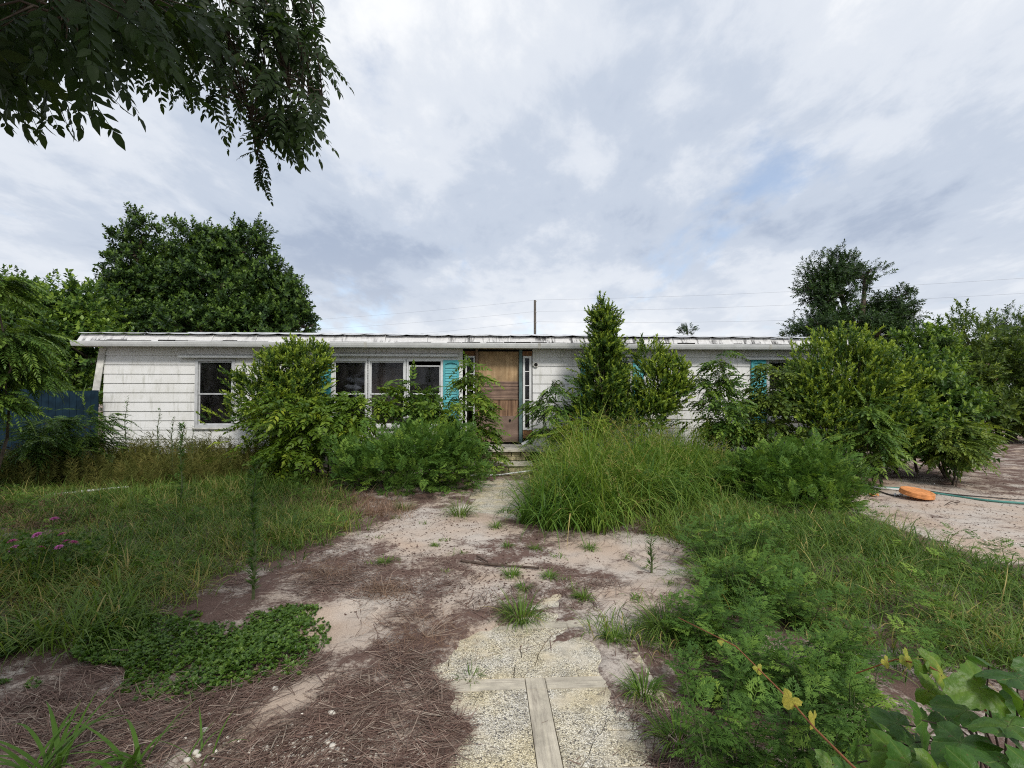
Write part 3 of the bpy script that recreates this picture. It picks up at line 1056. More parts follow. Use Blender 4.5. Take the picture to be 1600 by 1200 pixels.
for (pa, pb, y0, top, bot, skip) in ((817, 830.5, 0.0, 556, 672, ()), (727, 742, 0.06, 556, 690, (1, 2, 3))):
    u0, u1, z0, z1 = du(pa), du(pb), dz(bot), dz(top)
    sl = frame(MB(), u0, u1, z0, z1, 0.05 if not skip else 0.035, y0, y0 + 0.05).build('sidelight', M['trim'], house)
    ph = (z1 - z0 - 0.07) / 5
    for k in range(5):
        zb = z0 + 0.04 + k * ph
        if k:
            MB().box((u0 + 0.05, y0 + 0.008, zb - 0.009), (u1 - 0.05, y0 + 0.035, zb + 0.009)).build('muntin', M['trim'], sl)
        if k not in skip:
            MB().box((u0 + 0.045, y0 + 0.018, zb + 0.006), (u1 - 0.045, y0 + 0.022, zb + ph - 0.006)).build('pane', M['glass'], sl)
    MB().box((u0 - 0.01, y0 + 0.015, z1 + 0.004), (u1 + 0.01, y0 + 0.04, zt - 0.03)).build('osb_filler', M['osb'], house)
MB().box((du(817), 0.01, dz(685)), (du(831), 0.05, dz(672.6))).build('osb_filler', M['osb'], house)
a0, a1 = du(813), du(832)
fl = MB().add([(a0, -0.22, dz(691)), (a1, -0.05, dz(683)), (a1 + .01, -0.18, dz(687)), (a0 + 0.03, -0.30, dz(694)), (a0, -0.22, dz(691) - .004), (a1, -0.05, dz(683) - .004), (a1 + .01, -0.18, dz(687) - .004), (a0 + 0.03, -0.30, dz(694) - .004)],
              [(0, 1, 2, 3), (7, 6, 5, 4), (0, 4, 5, 1), (1, 5, 6, 2), (2, 6, 7, 3), (3, 7, 4, 0)])
tag(fl.build('flashing', M['trim'], house), 'bent white metal flashing beside the door sill')
ul, zl = wall_uz(837, 570)
MB().tube([(ul, 0.0, zl), (ul, -0.05, zl)], [0.058, 0.058], 14).build('light_box', M['trim_dirty'], house)
MB().tube([(ul, -0.02, zl), (ul, -0.056, zl)], [0.042, 0.042], 14).build('hole_shade', M['dark'], house)  # solid dark disc; its colour stands in for shade inside the box

# steps and landing
steps = thing('entry_steps', 'pale landing and brick steps below the boarded door', 'steps', (*hp(0, 0), 0), HYAW)
zl0 = zd0 - 0.03
sx0, sx1 = du(742), du(822)
MB().box((sx0, -0.95, zl0 - 0.07), (sx1 + 0.12, -0.002, zl0)).build('landing', M['concrete'], steps)
for k in range(4):
    MB().box((sx0, -1.06 + 0.0, zl0 - 0.05), (sx1 + 0.05, -0.955, zl0 - 0.012)).build('edge_board', M['step_board'], steps) if k == 0 else None
SR = rng(31)
z0b = zl0 - 0.075
for r in range(2):
    for k in range(6):
        w = (sx1 - sx0) / 6
        x = sx0 + k * w + (w / 2 if r else 0)
        if x + w > sx1 + 0.01:
            continue
        dyy = SR.uniform(-0.012, 0.012)
        MB().box((x + 0.008, -0.98 + dyy, z0b - (r + 1) * 0.083 + 0.008), (x + w - 0.008, -0.86 + dyy, z0b - r * 0.083)).build('brick', M['brick'], steps)
z1s = z0b - 0.17
MB().box((sx0 + 0.02, -0.85, 0.0), (sx1 - 0.02, -0.02, z0b - 0.002)).build('step_core', M['dark'], steps)
MB().box((sx0 - 0.06, -1.36, z1s - 0.055), (sx1 + 0.02, -0.985, z1s)).build('tread', M['step_board'], steps)
for k in range(5):
    w = (sx1 - sx0) / 5
    MB().box((sx0 + k * w + 0.008, -1.32, -0.02), (sx0 + (k + 1) * w - 0.008, -1.2, z1s - 0.062)).build('brick', M['brick'], steps)
tb = MB().tube([(sx0 - 0.05, -1.52, 0.05), (sx0 + 0.5, -1.5, 0.055), (sx1 + 0.15, -1.36, 0.13)], 0.016, 6)
tag(tb.build('fallen_rod', M['alu']), 'grey rod lying across the foot of the steps', 'rod')
bpy.data.objects['fallen_rod'].location = (*hp(0, 0), 0)
bpy.data.objects['fallen_rod'].rotation_euler = (0, 0, HYAW)

# inside: a curtain and a plain pale shape behind the glass of the triple window
u0, u1, z0, z1 = WIN['tri_b']
cm = MB()
n = 26
vs = [(u0 + 0.02 + (u1 - u0 - 0.04) * k / n, 0.30 + 0.022 * math.sin(k * 1.7) + 0.01 * math.sin(k * 0.6), zc) for zc in (z0 - 0.15, z1 + 0.02) for k in range(n + 1)]
vs += [(x, y + 0.004, zc) for x, y, zc in vs]
h = 2 * (n + 1)
cm.add(vs, [(k, k + 1, n + 2 + k, n + 1 + k) for k in range(n)] + [(h + k + 1, h + k, h + n + 1 + k, h + n + 2 + k) for k in range(n)])
cu_ = cm.build('curtain', M['curtain'], None, True)
cu_.location, cu_.rotation_euler = (*HA, 0), (0, 0, HYAW)
tag(cu_, 'brown curtain hanging behind the middle pane of the triple window', 'curtain')
bu = MB()
ub, zb = wall_uz(556, 594, 0.5)
for (dx, dzz, r1, r2) in ((0, 0, 0.24, 0.055), (-0.05, -0.17, 0.2, 0.05)):
    bu.tube([(ub + dx - r1, 0.45, zb + dzz + 0.03), (ub + dx - r1 * 0.6, 0.45, zb + dzz + 0.02), (ub + dx + r1 * 0.5, 0.46, zb + dzz - 0.01), (ub + dx + r1, 0.47, zb + dzz - 0.02)], [0.01, r2, r2 * 1.1, 0.015], 10)
bu.tube([(ub, 0.5, Z_SILL + 0.16), (ub, 0.5, zb + 0.02)], 0.03, 8)
bo = bu.build('pale_shape', M['pale_white'], None, True)
bo.location, bo.rotation_euler = (*HA, 0), (0, 0, HYAW)
tag(bo, 'pale shape on a stand behind the left pane of the triple window', 'cloth')

# navy board fence left of the house
FA = hp(-4.7, -0.32)
fence = thing('board_fence', 'navy blue vertical board fence at the left end of the house', 'fence', (*FA, 0), HYAW)
FR = rng(8)
x = 0.0
while x < 4.78:
    w = 0.142
    top = 1.72 + FR.uniform(-0.025, 0.025) + 0.02 * math.sin(x)
    MB().prism([(0.0, 0.02), (0.02, 0.02), (0.02, top), (0.0, top)], x + 0.004, x + w - 0.003).build('picket', M['fence'], fence)
    fence.children[-1].location = (0, FR.uniform(-0.004, 0.004), 0)
    x += w
for zz_ in (0.4, 1.35):
    MB().box((0, 0.027, zz_), (4.8, 0.065, zz_ + 0.09)).build('rail', M['fence'], fence)
for x in (0.1, 2.4, 4.6):
    MB().box((x, 0.067, -0.3), (x + 0.09, 0.157, 1.66)).build('post', M['fence'], fence)

# ------------------------------------------------------------------ leaf and blade templates (length along +Y, face up +Z)
TR = rng(3)


def leaf2(mb, p, d, n, L, W, tint, fold=0.25):           # two faces folded on the midrib
    d = np.asarray(d, float); d = d / np.linalg.norm(d)
    n = np.asarray(n, float); x = np.cross(d, n); x /= np.linalg.norm(x) + 1e-9
    n = np.cross(x, d)
    p = np.asarray(p, float)
    m = p + d * L * 0.45
    mb.add([p, m + x * W + n * W * fold, p + d * L - n * L * 0.06, m - x * W + n * W * fold], [(0, 1, 2), (0, 2, 3)], tint)


def leaf4(mb, p, d, n, L, W, tint, droop=0.15):           # eight faces, oval with a point
    d = np.asarray(d, float); d = d / np.linalg.norm(d)
    x = np.cross(d, n); x /= np.linalg.norm(x) + 1e-9
    n = np.cross(x, d)
    p = np.asarray(p, float)
    sp = [p + d * L * t - n * L * droop * t * t for t in (0, 0.28, 0.62, 1.0)]
    f = n * W * 0.22
    a1, b1 = sp[1] + x * W * 0.92 + f, sp[1] - x * W * 0.92 + f
    a2, b2 = sp[2] + x * W * 0.85 + f, sp[2] - x * W * 0.85 + f
    mb.add([sp[0], sp[1], sp[2], sp[3], a1, b1, a2, b2], [(0, 4, 1), (0, 1, 5), (1, 4, 6, 2), (1, 2, 7, 5), (2, 6, 3), (2, 3, 7)], tint)


def t_sprig(nl=13, L=0.30, W=0.085, open0=75, open1=30, seed=0, tipt=0.35):
    g = rng(seed)
    mb = MB()
    mb.tube([(0, 0, 0), (0, 0.9, 0)], [0.012, 0.004], 3, 0.05)
    for i in range(nl):
        t = (i + 0.6) / nl
        a = math.radians(open0 + (open1 - open0) * t + g.normal(0, 9))
        ph = i * 2.4 + g.normal(0, 0.3)
        d = (math.sin(a) * math.cos(ph), math.cos(a), math.sin(a) * math.sin(ph))
        n = (-math.cos(a) * math.cos(ph), math.sin(a), -math.cos(a) * math.sin(ph) + 0.3)
        leaf2(mb, (0, 0.12 + 0.8 * t, 0), d, n, L * g.uniform(0.75, 1.15), W * g.uniform(0.8, 1.15), g.normal(0, 0.10) + tipt * max(0, t - 0.55) / 0.45)
    return Tmpl(mb)


def t_pinnate(npair=8, LL=0.20, W=0.048, droop=0.25, seed=0, fine=False, odd=True):
    g = rng(seed)
    mb = MB()
    cv = lambda t: np.array([0, t * (1 - 0.12 * t), -droop * t * t])
    mb.tube([cv(0), cv(0.5), cv(1.0)], [0.010, 0.007, 0.003], 3, 0.1)
    fn = leaf4 if fine else leaf2
    for i in range(npair):
        t = 0.18 + 0.80 * i / (npair - 1)
        k = math.sin(math.pi * min(1, 0.28 + 0.66 * t)) ** 0.6
        for s in (-1, 1):
            a = math.radians(62 - 18 * t + g.normal(0, 6))
            d = np.array([s * math.sin(a), math.cos(a), -0.18 - droop * t + g.normal(0, 0.12)])
            fn(mb, cv(t), d, (g.normal(0, 0.2), g.normal(0, 0.2), 1), LL * k * g.uniform(0.88, 1.1), W * k * g.uniform(0.9, 1.1), g.normal(0, 0.09))
    if odd:
        fn(mb, cv(1.0), (0, 1, -2 * droop), (0, 0, 1), LL * 0.85, W * 0.85, 0.05)
    return Tmpl(mb)


def t_frond(seed=0, droop=0.22):                          # deeply cut ragweed leaf
    g = rng(seed)
    mb = MB()
    cv = lambda t: np.array([0, t, 0.10 * t - droop * t * t])
    mb.tube([cv(0), cv(0.55), cv(1.0)], [0.012, 0.010, 0.004], 3, 0.0)
    for i in range(5):
        t = 0.20 + 0.66 * i / 4
        k = (0.30, 0.46, 0.44, 0.33, 0.22)[i]
        for s in (-1, 1):
            a = math.radians(58 - 20 * t + g.normal(0, 5))
            d = np.array([s * math.sin(a), math.cos(a), g.normal(-0.05, 0.12) - droop * t])
            ti = g.normal(0, 0.08)
            p = cv(t)
            leaf2(mb, p, d, (0, 0, 1), k, 0.032, ti, 0.1)
            for q, kk in ((0.38, 0.42), (0.62, 0.32)):
                for s2 in (-1, 1):
                    rot = math.radians(38) * s2
                    d2 = np.array([d[0] * math.cos(rot) - d[1] * math.sin(rot), d[0] * math.sin(rot) + d[1] * math.cos(rot), d[2]])
                    leaf2(mb, p + d / np.linalg.norm(d) * k * q * 0.9, d2, (0, 0, 1), k * kk, 0.022, ti, 0.1)
    leaf2(mb, cv(0.92), (0, 1, -droop * 1.5), (0, 0, 1), 0.24, 0.035, 0.1, 0.1)
    return Tmpl(mb)


def t_blade(bend, seg=4, twist=0.0, w=1.0):               # grass blade: grows up, bends to +Y
    mb = MB()
    y = z = 0.0
    vs, fs = [], []
    for k in range(seg + 1):
        t = k / seg
        ww = w * 0.5 * (0.75 + 0.5 * t if t < 0.4 else 0.95 * (1 - t) / 0.6 + 0.02)
        if k == seg:
            vs.append((0, y, z))
        else:
            c, s = math.cos(twist * t), math.sin(twist * t)
            vs += [(-ww, y, z), (ww, y, z)]
        a = bend * (t + 0.5 / seg) ** 1.2
        y += math.sin(a) / seg
        z += math.cos(a) / seg
    for k in range(seg - 1):
        fs.append((2 * k, 2 * k + 1, 2 * k + 3, 2 * k + 2))
    fs.append((2 * seg - 2, 2 * seg - 1, 2 * seg))
    mb.add(vs, fs)
    return Tmpl(mb)


def t_plume(seed=0):                                      # feathery dog fennel top: hair-thin leaves on a stalk
    g = rng(seed)
    mb = MB()
    mb.tube([(0, 0, 0), (0, 1, 0)], [0.006, 0.002], 3, -0.2)
    for i in range(34):
        t = g.uniform(0.1, 1)
        ph = g.uniform(0, 6.28)
        a = math.radians(g.uniform(35, 70))
        d = (math.sin(a) * math.cos(ph), math.cos(a), math.sin(a) * math.sin(ph))
        leaf2(mb, (0, t * 0.95, 0), d, (0.3, 0.4, 0.9), g.uniform(0.12, 0.26), 0.009, g.normal(0, 0.12), 0.0)
    return Tmpl(mb)


def t_rosette(seed=0, n=7, L=0.5, W=0.16, flat=70):       # small rounded leaves around a stem tip
    g = rng(seed)
    mb = MB()
    for i in range(n):
        ph = i * 2.4 + g.normal(0, 0.2)
        a = math.radians(flat * g.uniform(0.65, 1.1))
        d = (math.sin(a) * math.cos(ph), math.sin(a) * math.sin(ph), math.cos(a))
        v = [np.array(p) for p in ((0, 0, 0),)]
        leaf4(mb, (0, 0, 0.02 * i), d, (0, 0, 1), L * g.uniform(0.7, 1.1), W, g.normal(0, 0.1), 0.1)
    return Tmpl(mb)


SPRIG = [t_sprig(13, 0.32, 0.075, 72, 25, s) for s in range(4)]
SPRIG_OVAL = [t_sprig(12, 0.34, 0.105, 80, 35, 10 + s) for s in range(4)]
SPRIG_UP = [t_sprig(15, 0.25, 0.062, 52, 20, 20 + s, 0.6) for s in range(4)]
SPRIG_OAK = [t_sprig(14, 0.30, 0.065, 85, 40, 30 + s, 0.1) for s in range(4)]
PINN = [t_pinnate(8, 0.24, 0.055, 0.22 + 0.1 * s, 40 + s) for s in range(4)]
PINN_WIDE = [t_pinnate(6, 0.30, 0.075, 0.2 + 0.12 * s, 50 + s) for s in range(4)]
PINN_FERN = [t_pinnate(12, 0.19, 0.034, 0.25 + 0.12 * s, 60 + s) for s in range(4)]
FROND = [t_frond(70 + s, 0.15 + 0.12 * s) for s in range(4)]
BLADE = [t_blade(b, 5) for b in (0.9, 1.7, 2.4, 3.0)]
BLADE_LOW = [t_blade(b, 3, 0.2) for b in (0.8, 1.5, 2.2, 2.8)]
PLUME = [t_plume(80 + s) for s in range(3)]
ROSETTE = [t_rosette(90 + s) for s in range(4)]


def orient(d, up=(0, 0, 1), g=None, roll=0.5):
    upv = np.repeat(np.asarray(up, float)[None], len(d), 0)
    if g is not None:
        upv = upv + g.normal(0, roll, upv.shape)
    return frames(d, upv)


def lobes_px(spec, thick=0.85):
    """(px, py, half width px, half height px, metres ahead) -> centre and radii in metres"""
    res = []
    for cx, cy, rx, ry, d in spec:
        k = d / F_PX
        res.append((at(cx, cy, d), np.array([rx * k, max(rx * k * thick, 0.08), ry * k])))
    return res


def crown_pts(lobes, n, g, seed, per=7, shell=0.55, rough=0.22, gap=0.9, freq=None, zmin=0.03):
    """clusters of twig positions in uneven shells round the lobes, with gaps"""
    w = np.array([(r[0] * r[2] + r[0] * r[1] + r[1] * r[2]) for _, r in lobes])
    C = np.array([c for c, _ in lobes])
    Rr = np.array([r for _, r in lobes])
    size = float(np.mean(Rr))
    P, D = [], []
    left = n
    guard = 0
    while left > 0 and guard < 40:
        guard += 1
        m = max(20, int(left / per * 1.6))
        k = g.choice(len(lobes), m, p=w / w.sum())
        d = unit(g.normal(size=(m, 3)))
        keep = (d[:, 2] > -0.25) | (g.random(m) < 0.55)
        k, d = k[keep], d[keep]
        s = shell + (1 - shell) * g.random(len(d)) ** 0.7
        q = C[k] + d * Rr[k]
        s = s * (1 + rough * wave(q, seed, 2.2 / size) + rough * 0.6 * wave(q, seed + 1, 6.0 / size))
        p = C[k] + d * Rr[k] * s[:, None]
        ok = wave(p, seed + 2, freq or 3.0 / size) > -gap
        p, d, k = p[ok], d[ok], k[ok]
        cl = Rr[k].mean(1) * 0.17
        pp = np.repeat(p, per, 0) + g.normal(size=(len(p) * per, 3)) * np.repeat(cl, per)[:, None] * np.array([1, 1, 0.8])
        dd = unit(np.repeat(d / Rr[k] * size, per, 0))
        ok = pp[:, 2] > zmin
        pp, dd = pp[ok][:left], dd[ok][:left]
        P.append(pp); D.append(dd)
        left -= len(pp)
    return np.concatenate(P), np.concatenate(D)


def limb_mesh(base, lobes, g, r0, stems=1, twigs=6, spread=0.12):
    mb = MB()
    base = np.asarray(base, float)
    C = [c for c, _ in lobes]
    top = np.mean(C, 0)
    roots = []
    for s in range(stems):
        o = base + np.array([g.normal(0, spread), g.normal(0, spread), 0]) * (1 if stems > 1 else 0)
        o[2] = base[2] - 0.06
        hub = o + (top - o) * (0.45 if stems == 1 else g.uniform(0.25, 0.5)) + np.array([g.normal(0, 0.05), g.normal(0, 0.05), 0]) * (top[2] - base[2])
        mid = (o + hub) / 2 + g.normal(0, 0.03, 3) * (hub[2] - o[2])
        mb.tube([o, mid, hub], [r0, r0 * 0.86, r0 * 0.7], 7)
        roots.append((hub, r0 * 0.7))
    for j, (c, r) in enumerate(lobes):
        hub, rr = roots[j % len(roots)]
        m = (hub + c) / 2 + g.normal(0, 0.08, 3) * np.linalg.norm(c - hub)
        mb.tube([hub, m, c], [rr, rr * 0.7, rr * 0.42], 6)
        for t in range(twigs):
            d = unit(g.normal(size=3) + np.array([0, 0, 0.5]))
            e = c + d * r * g.uniform(0.7, 0.95)
            mm = (c + e) / 2 + g.normal(0, 0.06, 3) * np.linalg.norm(r)
            mb.tube([c, mm, e], [rr * 0.4, rr * 0.25, rr * 0.08], 4)
    return mb


def plant(name, label, cat, spec, n, tm, size, mat, seed, base=None, r0=0.05, stems=1, twigs=6, bark='bark', up=0.45, out=0.8, rnd=0.5,
          shell=0.5, rough=0.22, gap=0.9, per=7, group=None, tint=(0.45, 0.22), thick=0.85, crown='crown', trunk='trunk', flat=None, extra=None, spread=0.12):
    g = rng(seed)
    lobes = lobes_px(spec, thick)
    if base is None:
        c = lobes[int(np.argmin([c[2] for c, _ in lobes]))][0]
        base = (c[0], c[1])
    b = np.array([base[0], base[1], gz(base[0], base[1]) if np.hypot(*base) < 20 else 0.02])
    t = thing(name, label, cat, b, 0, group)
    limb_mesh(b, lobes, g, r0, stems, twigs, spread).build(trunk, M[bark], t, True, off=b)
    P, D = crown_pts(lobes, n, g, seed * 7 + 1, per, shell, rough, gap)
    if flat is None:
        d = unit(out * D + np.array([0, 0, up]) + rnd * g.normal(size=P.shape))
    else:                                  # layered sprays: level and slightly drooping
        h = D * np.array([1, 1, 0.15]) + 0.45 * g.normal(size=P.shape) * np.array([1, 1, 0.3])
        d = unit(unit(h) + np.array([0, 0, flat]))
    raw = scatter(tm, g.integers(0, len(tm), len(P)), P, orient(d, g=g, roll=0.3), size * g.uniform(0.7, 1.2, len(P)), g.normal(tint[0], tint[1], len(P)))
    parts = [raw]
    link(crown, rawmesh(name + '_' + crown, joinraw(parts), M[mat], b), t)
    if extra:
        extra(t, b, P, D, g)
    return t


# ------------------------------------------------------------------ trees
plant('dense_tree', 'large dark dense tree rising behind the left half of the house', 'tree',
      [(322, 406, 50, 46, 19), (372, 400, 40, 40, 19), (214, 400, 30, 44, 18.5), (225, 458, 42, 40, 18.3), (285, 448, 42, 44, 18.4), (345, 458, 52, 46, 18.4), (410, 448, 36, 36, 19), (440, 478, 38, 40, 19), (185, 460, 26, 36, 18.5), (210, 508, 60, 30, 18), (300, 513, 60, 28, 17.8), (390, 508, 60, 34, 18), (465, 508, 30, 30, 19)],
      10500, SPRIG_OVAL, 0.38, 'leaf_dark', 101, base=at(330, 600, 19)[:2], r0=0.28, twigs=9, shell=0.68, rough=0.24, gap=0.8, per=10, tint=(0.42, 0.28))
plant('broadleaf_tree', 'mid green tree behind the navy fence, left of the large dark tree', 'tree',
      [(95, 512, 62, 62, 15), (140, 560, 52, 60, 14.5), (50, 560, 60, 70, 15)],
      2600, SPRIG_OVAL, 0.42, 'leaf_mid', 102, base=at(100, 600, 15)[:2], r0=0.14, tint=(0.42, 0.22))
plant('broadleaf_tree', 'mid green tree at the left edge above the fern-leaved sapling', 'tree',
      [(5, 495, 55, 60, 17), (-60, 520, 70, 90, 17), (-20, 570, 80, 60, 16)],
      2200, SPRIG_OVAL, 0.45, 'leaf_mid', 103, base=at(-20, 600, 17)[:2], r0=0.16, tint=(0.40, 0.2))
plant('feathery_tree', 'feathery fern-leaved sapling at the left edge in front of the fence', 'tree',
      [(5, 530, 50, 34, 7.0), (-10, 448, 24, 30, 6.6), (35, 580, 46, 22, 7.4), (-20, 630, 36, 30, 7.0), (-80, 560, 60, 90, 7.0)],
      1250, PINN_FERN, 0.44, 'leaf_fern', 104, base=(-8.3, 7.3), r0=0.028, stems=3, twigs=6, flat=-0.12, shell=0.2, tint=(0.6, 0.2), spread=0.25)
plant('oak_tree', 'dark spreading oak standing far behind the right end of the house', 'tree',
      [(1305, 430, 36, 24, 32), (1272, 452, 22, 22, 32), (1300, 470, 32, 26, 31.5), (1352, 432, 24, 16, 32), (1285, 515, 40, 26, 31), (1385, 495, 36, 26, 32), (1408, 468, 18, 18, 32), (1330, 512, 34, 24, 31), (1370, 528, 44, 22, 31), (1412, 505, 18, 16, 32)],
      4300, SPRIG_OAK, 0.55, 'leaf_dark', 105, base=at(1330, 600, 32)[:2], r0=0.36, twigs=8, shell=0.4, rough=0.24, gap=0.85, tint=(0.28, 0.2))


def blossoms(t, b, P, D, g):
    k = g.choice(len(P), 26, replace=False)
    pos = P[k] + D[k] * 0.12
    n = 9
    pos = np.repeat(pos, n, 0) + g.normal(0, 0.055, (len(pos) * n, 3))
    raw = scatter(ROSETTE, g.integers(0, 4, len(pos)), pos, orient(unit(g.normal(size=pos.shape))), np.full(len(pos), 0.055), g.random(len(pos)))
    link('blossom', rawmesh('blossom', raw, M['blossom'], b), t)


plant('flowering_tree', 'multi-stemmed olive green tree with faded pink blossom at the right edge', 'tree',
      [(1515, 548, 48, 46, 17), (1565, 590, 62, 66, 17), (1500, 600, 46, 50, 16.5), (1625, 560, 62, 62, 17), (1540, 645, 70, 34, 16.5), (1600, 650, 60, 34, 16.5)],
      3600, SPRIG, 0.40, 'leaf_olive', 106, base=at(1560, 600, 17)[:2], r0=0.075, stems=6, bark='bark_pale', tint=(0.30, 0.2), extra=blossoms, spread=0.4, rough=0.25)
plant('round_tree', 'small fresh green treetop between the oak and the flowering tree', 'tree',
      [(1447, 552, 34, 32, 14), (1440, 600, 48, 46, 14)],
      1100, SPRIG_OVAL, 0.36, 'leaf_mid', 107, base=at(1445, 600, 14)[:2], r0=0.07, tint=(0.5, 0.2))
plant('cedar_tree', 'dark pointed treetop beyond the flowering tree at the right edge', 'tree',
      [(1583, 520, 16, 34, 26), (1590, 560, 30, 30, 26)], 700, SPRIG_OAK, 0.42, 'leaf_dark', 108, base=at(1585, 600, 26)[:2], r0=0.12, tint=(0.35, 0.2))
plant('slender_tree', 'thin wispy treetop left of the dark pointed one', 'tree',
      [(1547, 520, 12, 26, 22), (1548, 560, 18, 24, 22)], 190, SPRIG_OAK, 0.36, 'leaf_mid', 109, base=at(1547, 600, 22)[:2], r0=0.05, gap=0.3, tint=(0.4, 0.2))
plant('palm_like_tree', 'tiny dark treetop peeping over the roof right of the conical shrub', 'tree',
      [(1074, 517, 8.5, 6, 30), (1073, 545, 5, 14, 30)], 120, SPRIG_OAK, 0.34, 'leaf_dark', 110, base=at(1073, 600, 30)[:2], r0=0.09, tint=(0.3, 0.2))
plant('far_tree', 'faint twiggy treetop just over the roof left of the oak', 'tree',
      [(1222, 524, 13, 7, 40), (1215, 550, 24, 22, 40)], 160, SPRIG_OAK, 0.5, 'leaf_dark', 111, base=at(1220, 600, 40)[:2], r0=0.12, gap=0.3, tint=(0.4, 0.2))

# a distant belt of trees that closes the horizon behind house and yard
g = rng(120)
N = 5200
ang = g.uniform(-1.15, 1.15, N)
dist = g.uniform(62, 80, N)
ht = 3.6 + 1.2 * wave(ang[:, None], 121, 9.0) + 0.6 * wave(ang[:, None], 122, 40.0)
P = np.stack([np.sin(ang) * dist, np.cos(ang) * dist, ht * g.random(N) ** 0.6], 1)
d = unit(g.normal(size=P.shape) + np.array([0, -0.3, 0.6]))
woods = link('distant_woods', rawmesh('distant_woods', scatter(SPRIG_OAK[:2], g.integers(0, 2, N), P, orient(d), 1.5 * g.uniform(0.7, 1.3, N), g.normal(0.35, 0.2, N)), M['leaf_dark']))
tag(woods, 'far belt of dark trees along the horizon', 'woods', kind='stuff')

# ------------------------------------------------------------------ shrubs along the house
S = 'self-sown shrubs along the house front'
plant('rounded_shrub', 'tall small-leaved shrub between the single window and the triple window', 'shrub',
      [(450, 598, 50, 38, 9.9), (440, 645, 62, 50, 9.8), (482, 575, 30, 22, 9.8), (432, 576, 22, 24, 9.8), (456, 562, 16, 18, 9.8), (398, 620, 20, 26, 9.8)], 1900, SPRIG_UP, 0.27, 'leaf_shrub', 201, r0=0.022, stems=6, up=0.9, group=S, spread=0.2, gap=0.7, rough=0.32, tint=(0.46, 0.24))
plant('compound_leaf_shrub', 'spreading lime green compound-leaved shrub in front of the small-leaved one', 'shrub',
      [(440, 640, 62, 26, 9.2), (500, 665, 66, 40, 9.1), (560, 645, 48, 26, 9.2), (470, 705, 70, 34, 9.0), (590, 620, 26, 22, 9.3)], 720, PINN_WIDE, 0.42, 'leaf_lime', 202, base=at(500, 745, 9.2)[:2], r0=0.02, stems=7, flat=-0.1, shell=0.2, group=S, spread=0.25, tint=(0.38, 0.2))
plant('compound_leaf_sapling', 'slim compound-leaved sapling rising against the left of the boarded entrance', 'sapling',
      [(735, 592, 26, 30, 9.6), (722, 632, 40, 26, 9.5), (742, 672, 32, 32, 9.4), (690, 655, 34, 24, 9.5), (757, 708, 22, 24, 9.3)], 340, PINN_WIDE, 0.38, 'leaf_lime', 203, base=at(730, 745, 9.5)[:2], r0=0.018, stems=3, flat=-0.12, shell=0.15, group=S, tint=(0.38, 0.2))
plant('compound_leaf_sapling', 'bright green compound-leaved sapling before the right pane of the triple window', 'sapling',
      [(642, 612, 24, 20, 9.6), (635, 645, 26, 24, 9.5), (660, 640, 30, 18, 9.5)], 190, PINN_WIDE, 0.34, 'leaf_mid', 204, base=at(640, 740, 9.5)[:2], r0=0.014, stems=2, flat=-0.12, shell=0.15, group=S, tint=(0.6, 0.2))
plant('ragweed_bush', 'broad dark green ragweed bush left of the entry steps', 'weed',
      [(630, 730, 96, 46, 8.3), (710, 730, 50, 44, 8.3), (565, 742, 48, 38, 8.2), (670, 700, 60, 30, 8.4)], 2500, FROND, 0.21, 'ragweed', 205, base=at(640, 770, 8.3)[:2], r0=0.008, stems=14, twigs=5, bark='stem', up=0.7, spread=0.5, shell=0.45, tint=(0.45, 0.22))
plant('compound_leaf_sapling', 'dark compound-leaved sapling just right of the entrance', 'sapling',
      [(868, 600, 20, 26, 10.0), (866, 640, 32, 30, 9.9), (870, 678, 28, 20, 9.8)], 300, PINN, 0.34, 'leaf_fern', 206, r0=0.016, stems=2, flat=-0.2, shell=0.15, group=S, tint=(0.45, 0.2))
plant('compound_leaf_shrub', 'low yellow-green shrub between the entrance sapling and the tall grass', 'shrub',
      [(902, 672, 34, 22, 9.3), (925, 665, 18, 16, 9.3), (890, 695, 30, 18, 9.2)], 260, PINN, 0.28, 'leaf_lime', 207, r0=0.01, stems=5, flat=0.05, shell=0.2, group=S, tint=(0.65, 0.2))
plant('conical_shrub', 'tall pointed shrub rising above the roof right of the entrance', 'shrub',
      [(943, 484, 8, 16, 9.9), (944, 512, 13, 22, 9.9), (945, 548, 20, 32, 9.9), (943, 600, 29, 44, 9.9), (945, 648, 40, 30, 9.9)], 1900, SPRIG_UP, 0.27, 'leaf_shrub', 208, r0=0.03, stems=4, up=1.0, group=S, gap=0.95, rough=0.3, tint=(0.34, 0.24))
plant('rounded_shrub', 'light green topped shrub just right of the tall pointed shrub', 'shrub',
      [(1018, 572, 22, 28, 9.9), (1032, 612, 34, 38, 9.8), (1055, 592, 14, 30, 9.8), (1015, 648, 36, 26, 9.8)], 1300, SPRIG_UP, 0.26, 'leaf_shrub', 209, r0=0.02, stems=5, up=1.0, group=S, gap=0.7, tint=(0.52, 0.25))
plant('layered_sapling', 'layered compound-leaved small tree with thin stems left of the right-hand shutter', 'sapling',
      [(1128, 568, 20, 18, 9.6), (1122, 600, 34, 18, 9.6), (1122, 632, 46, 18, 9.6), (1132, 662, 46, 18, 9.5), (1150, 680, 30, 14, 9.4)], 520, PINN_WIDE, 0.34, 'leaf_mid', 210, base=at(1140, 720, 9.6)[:2], r0=0.016, stems=4, flat=-0.12, shell=0.15, thick=0.9, group=S, tint=(0.58, 0.2))
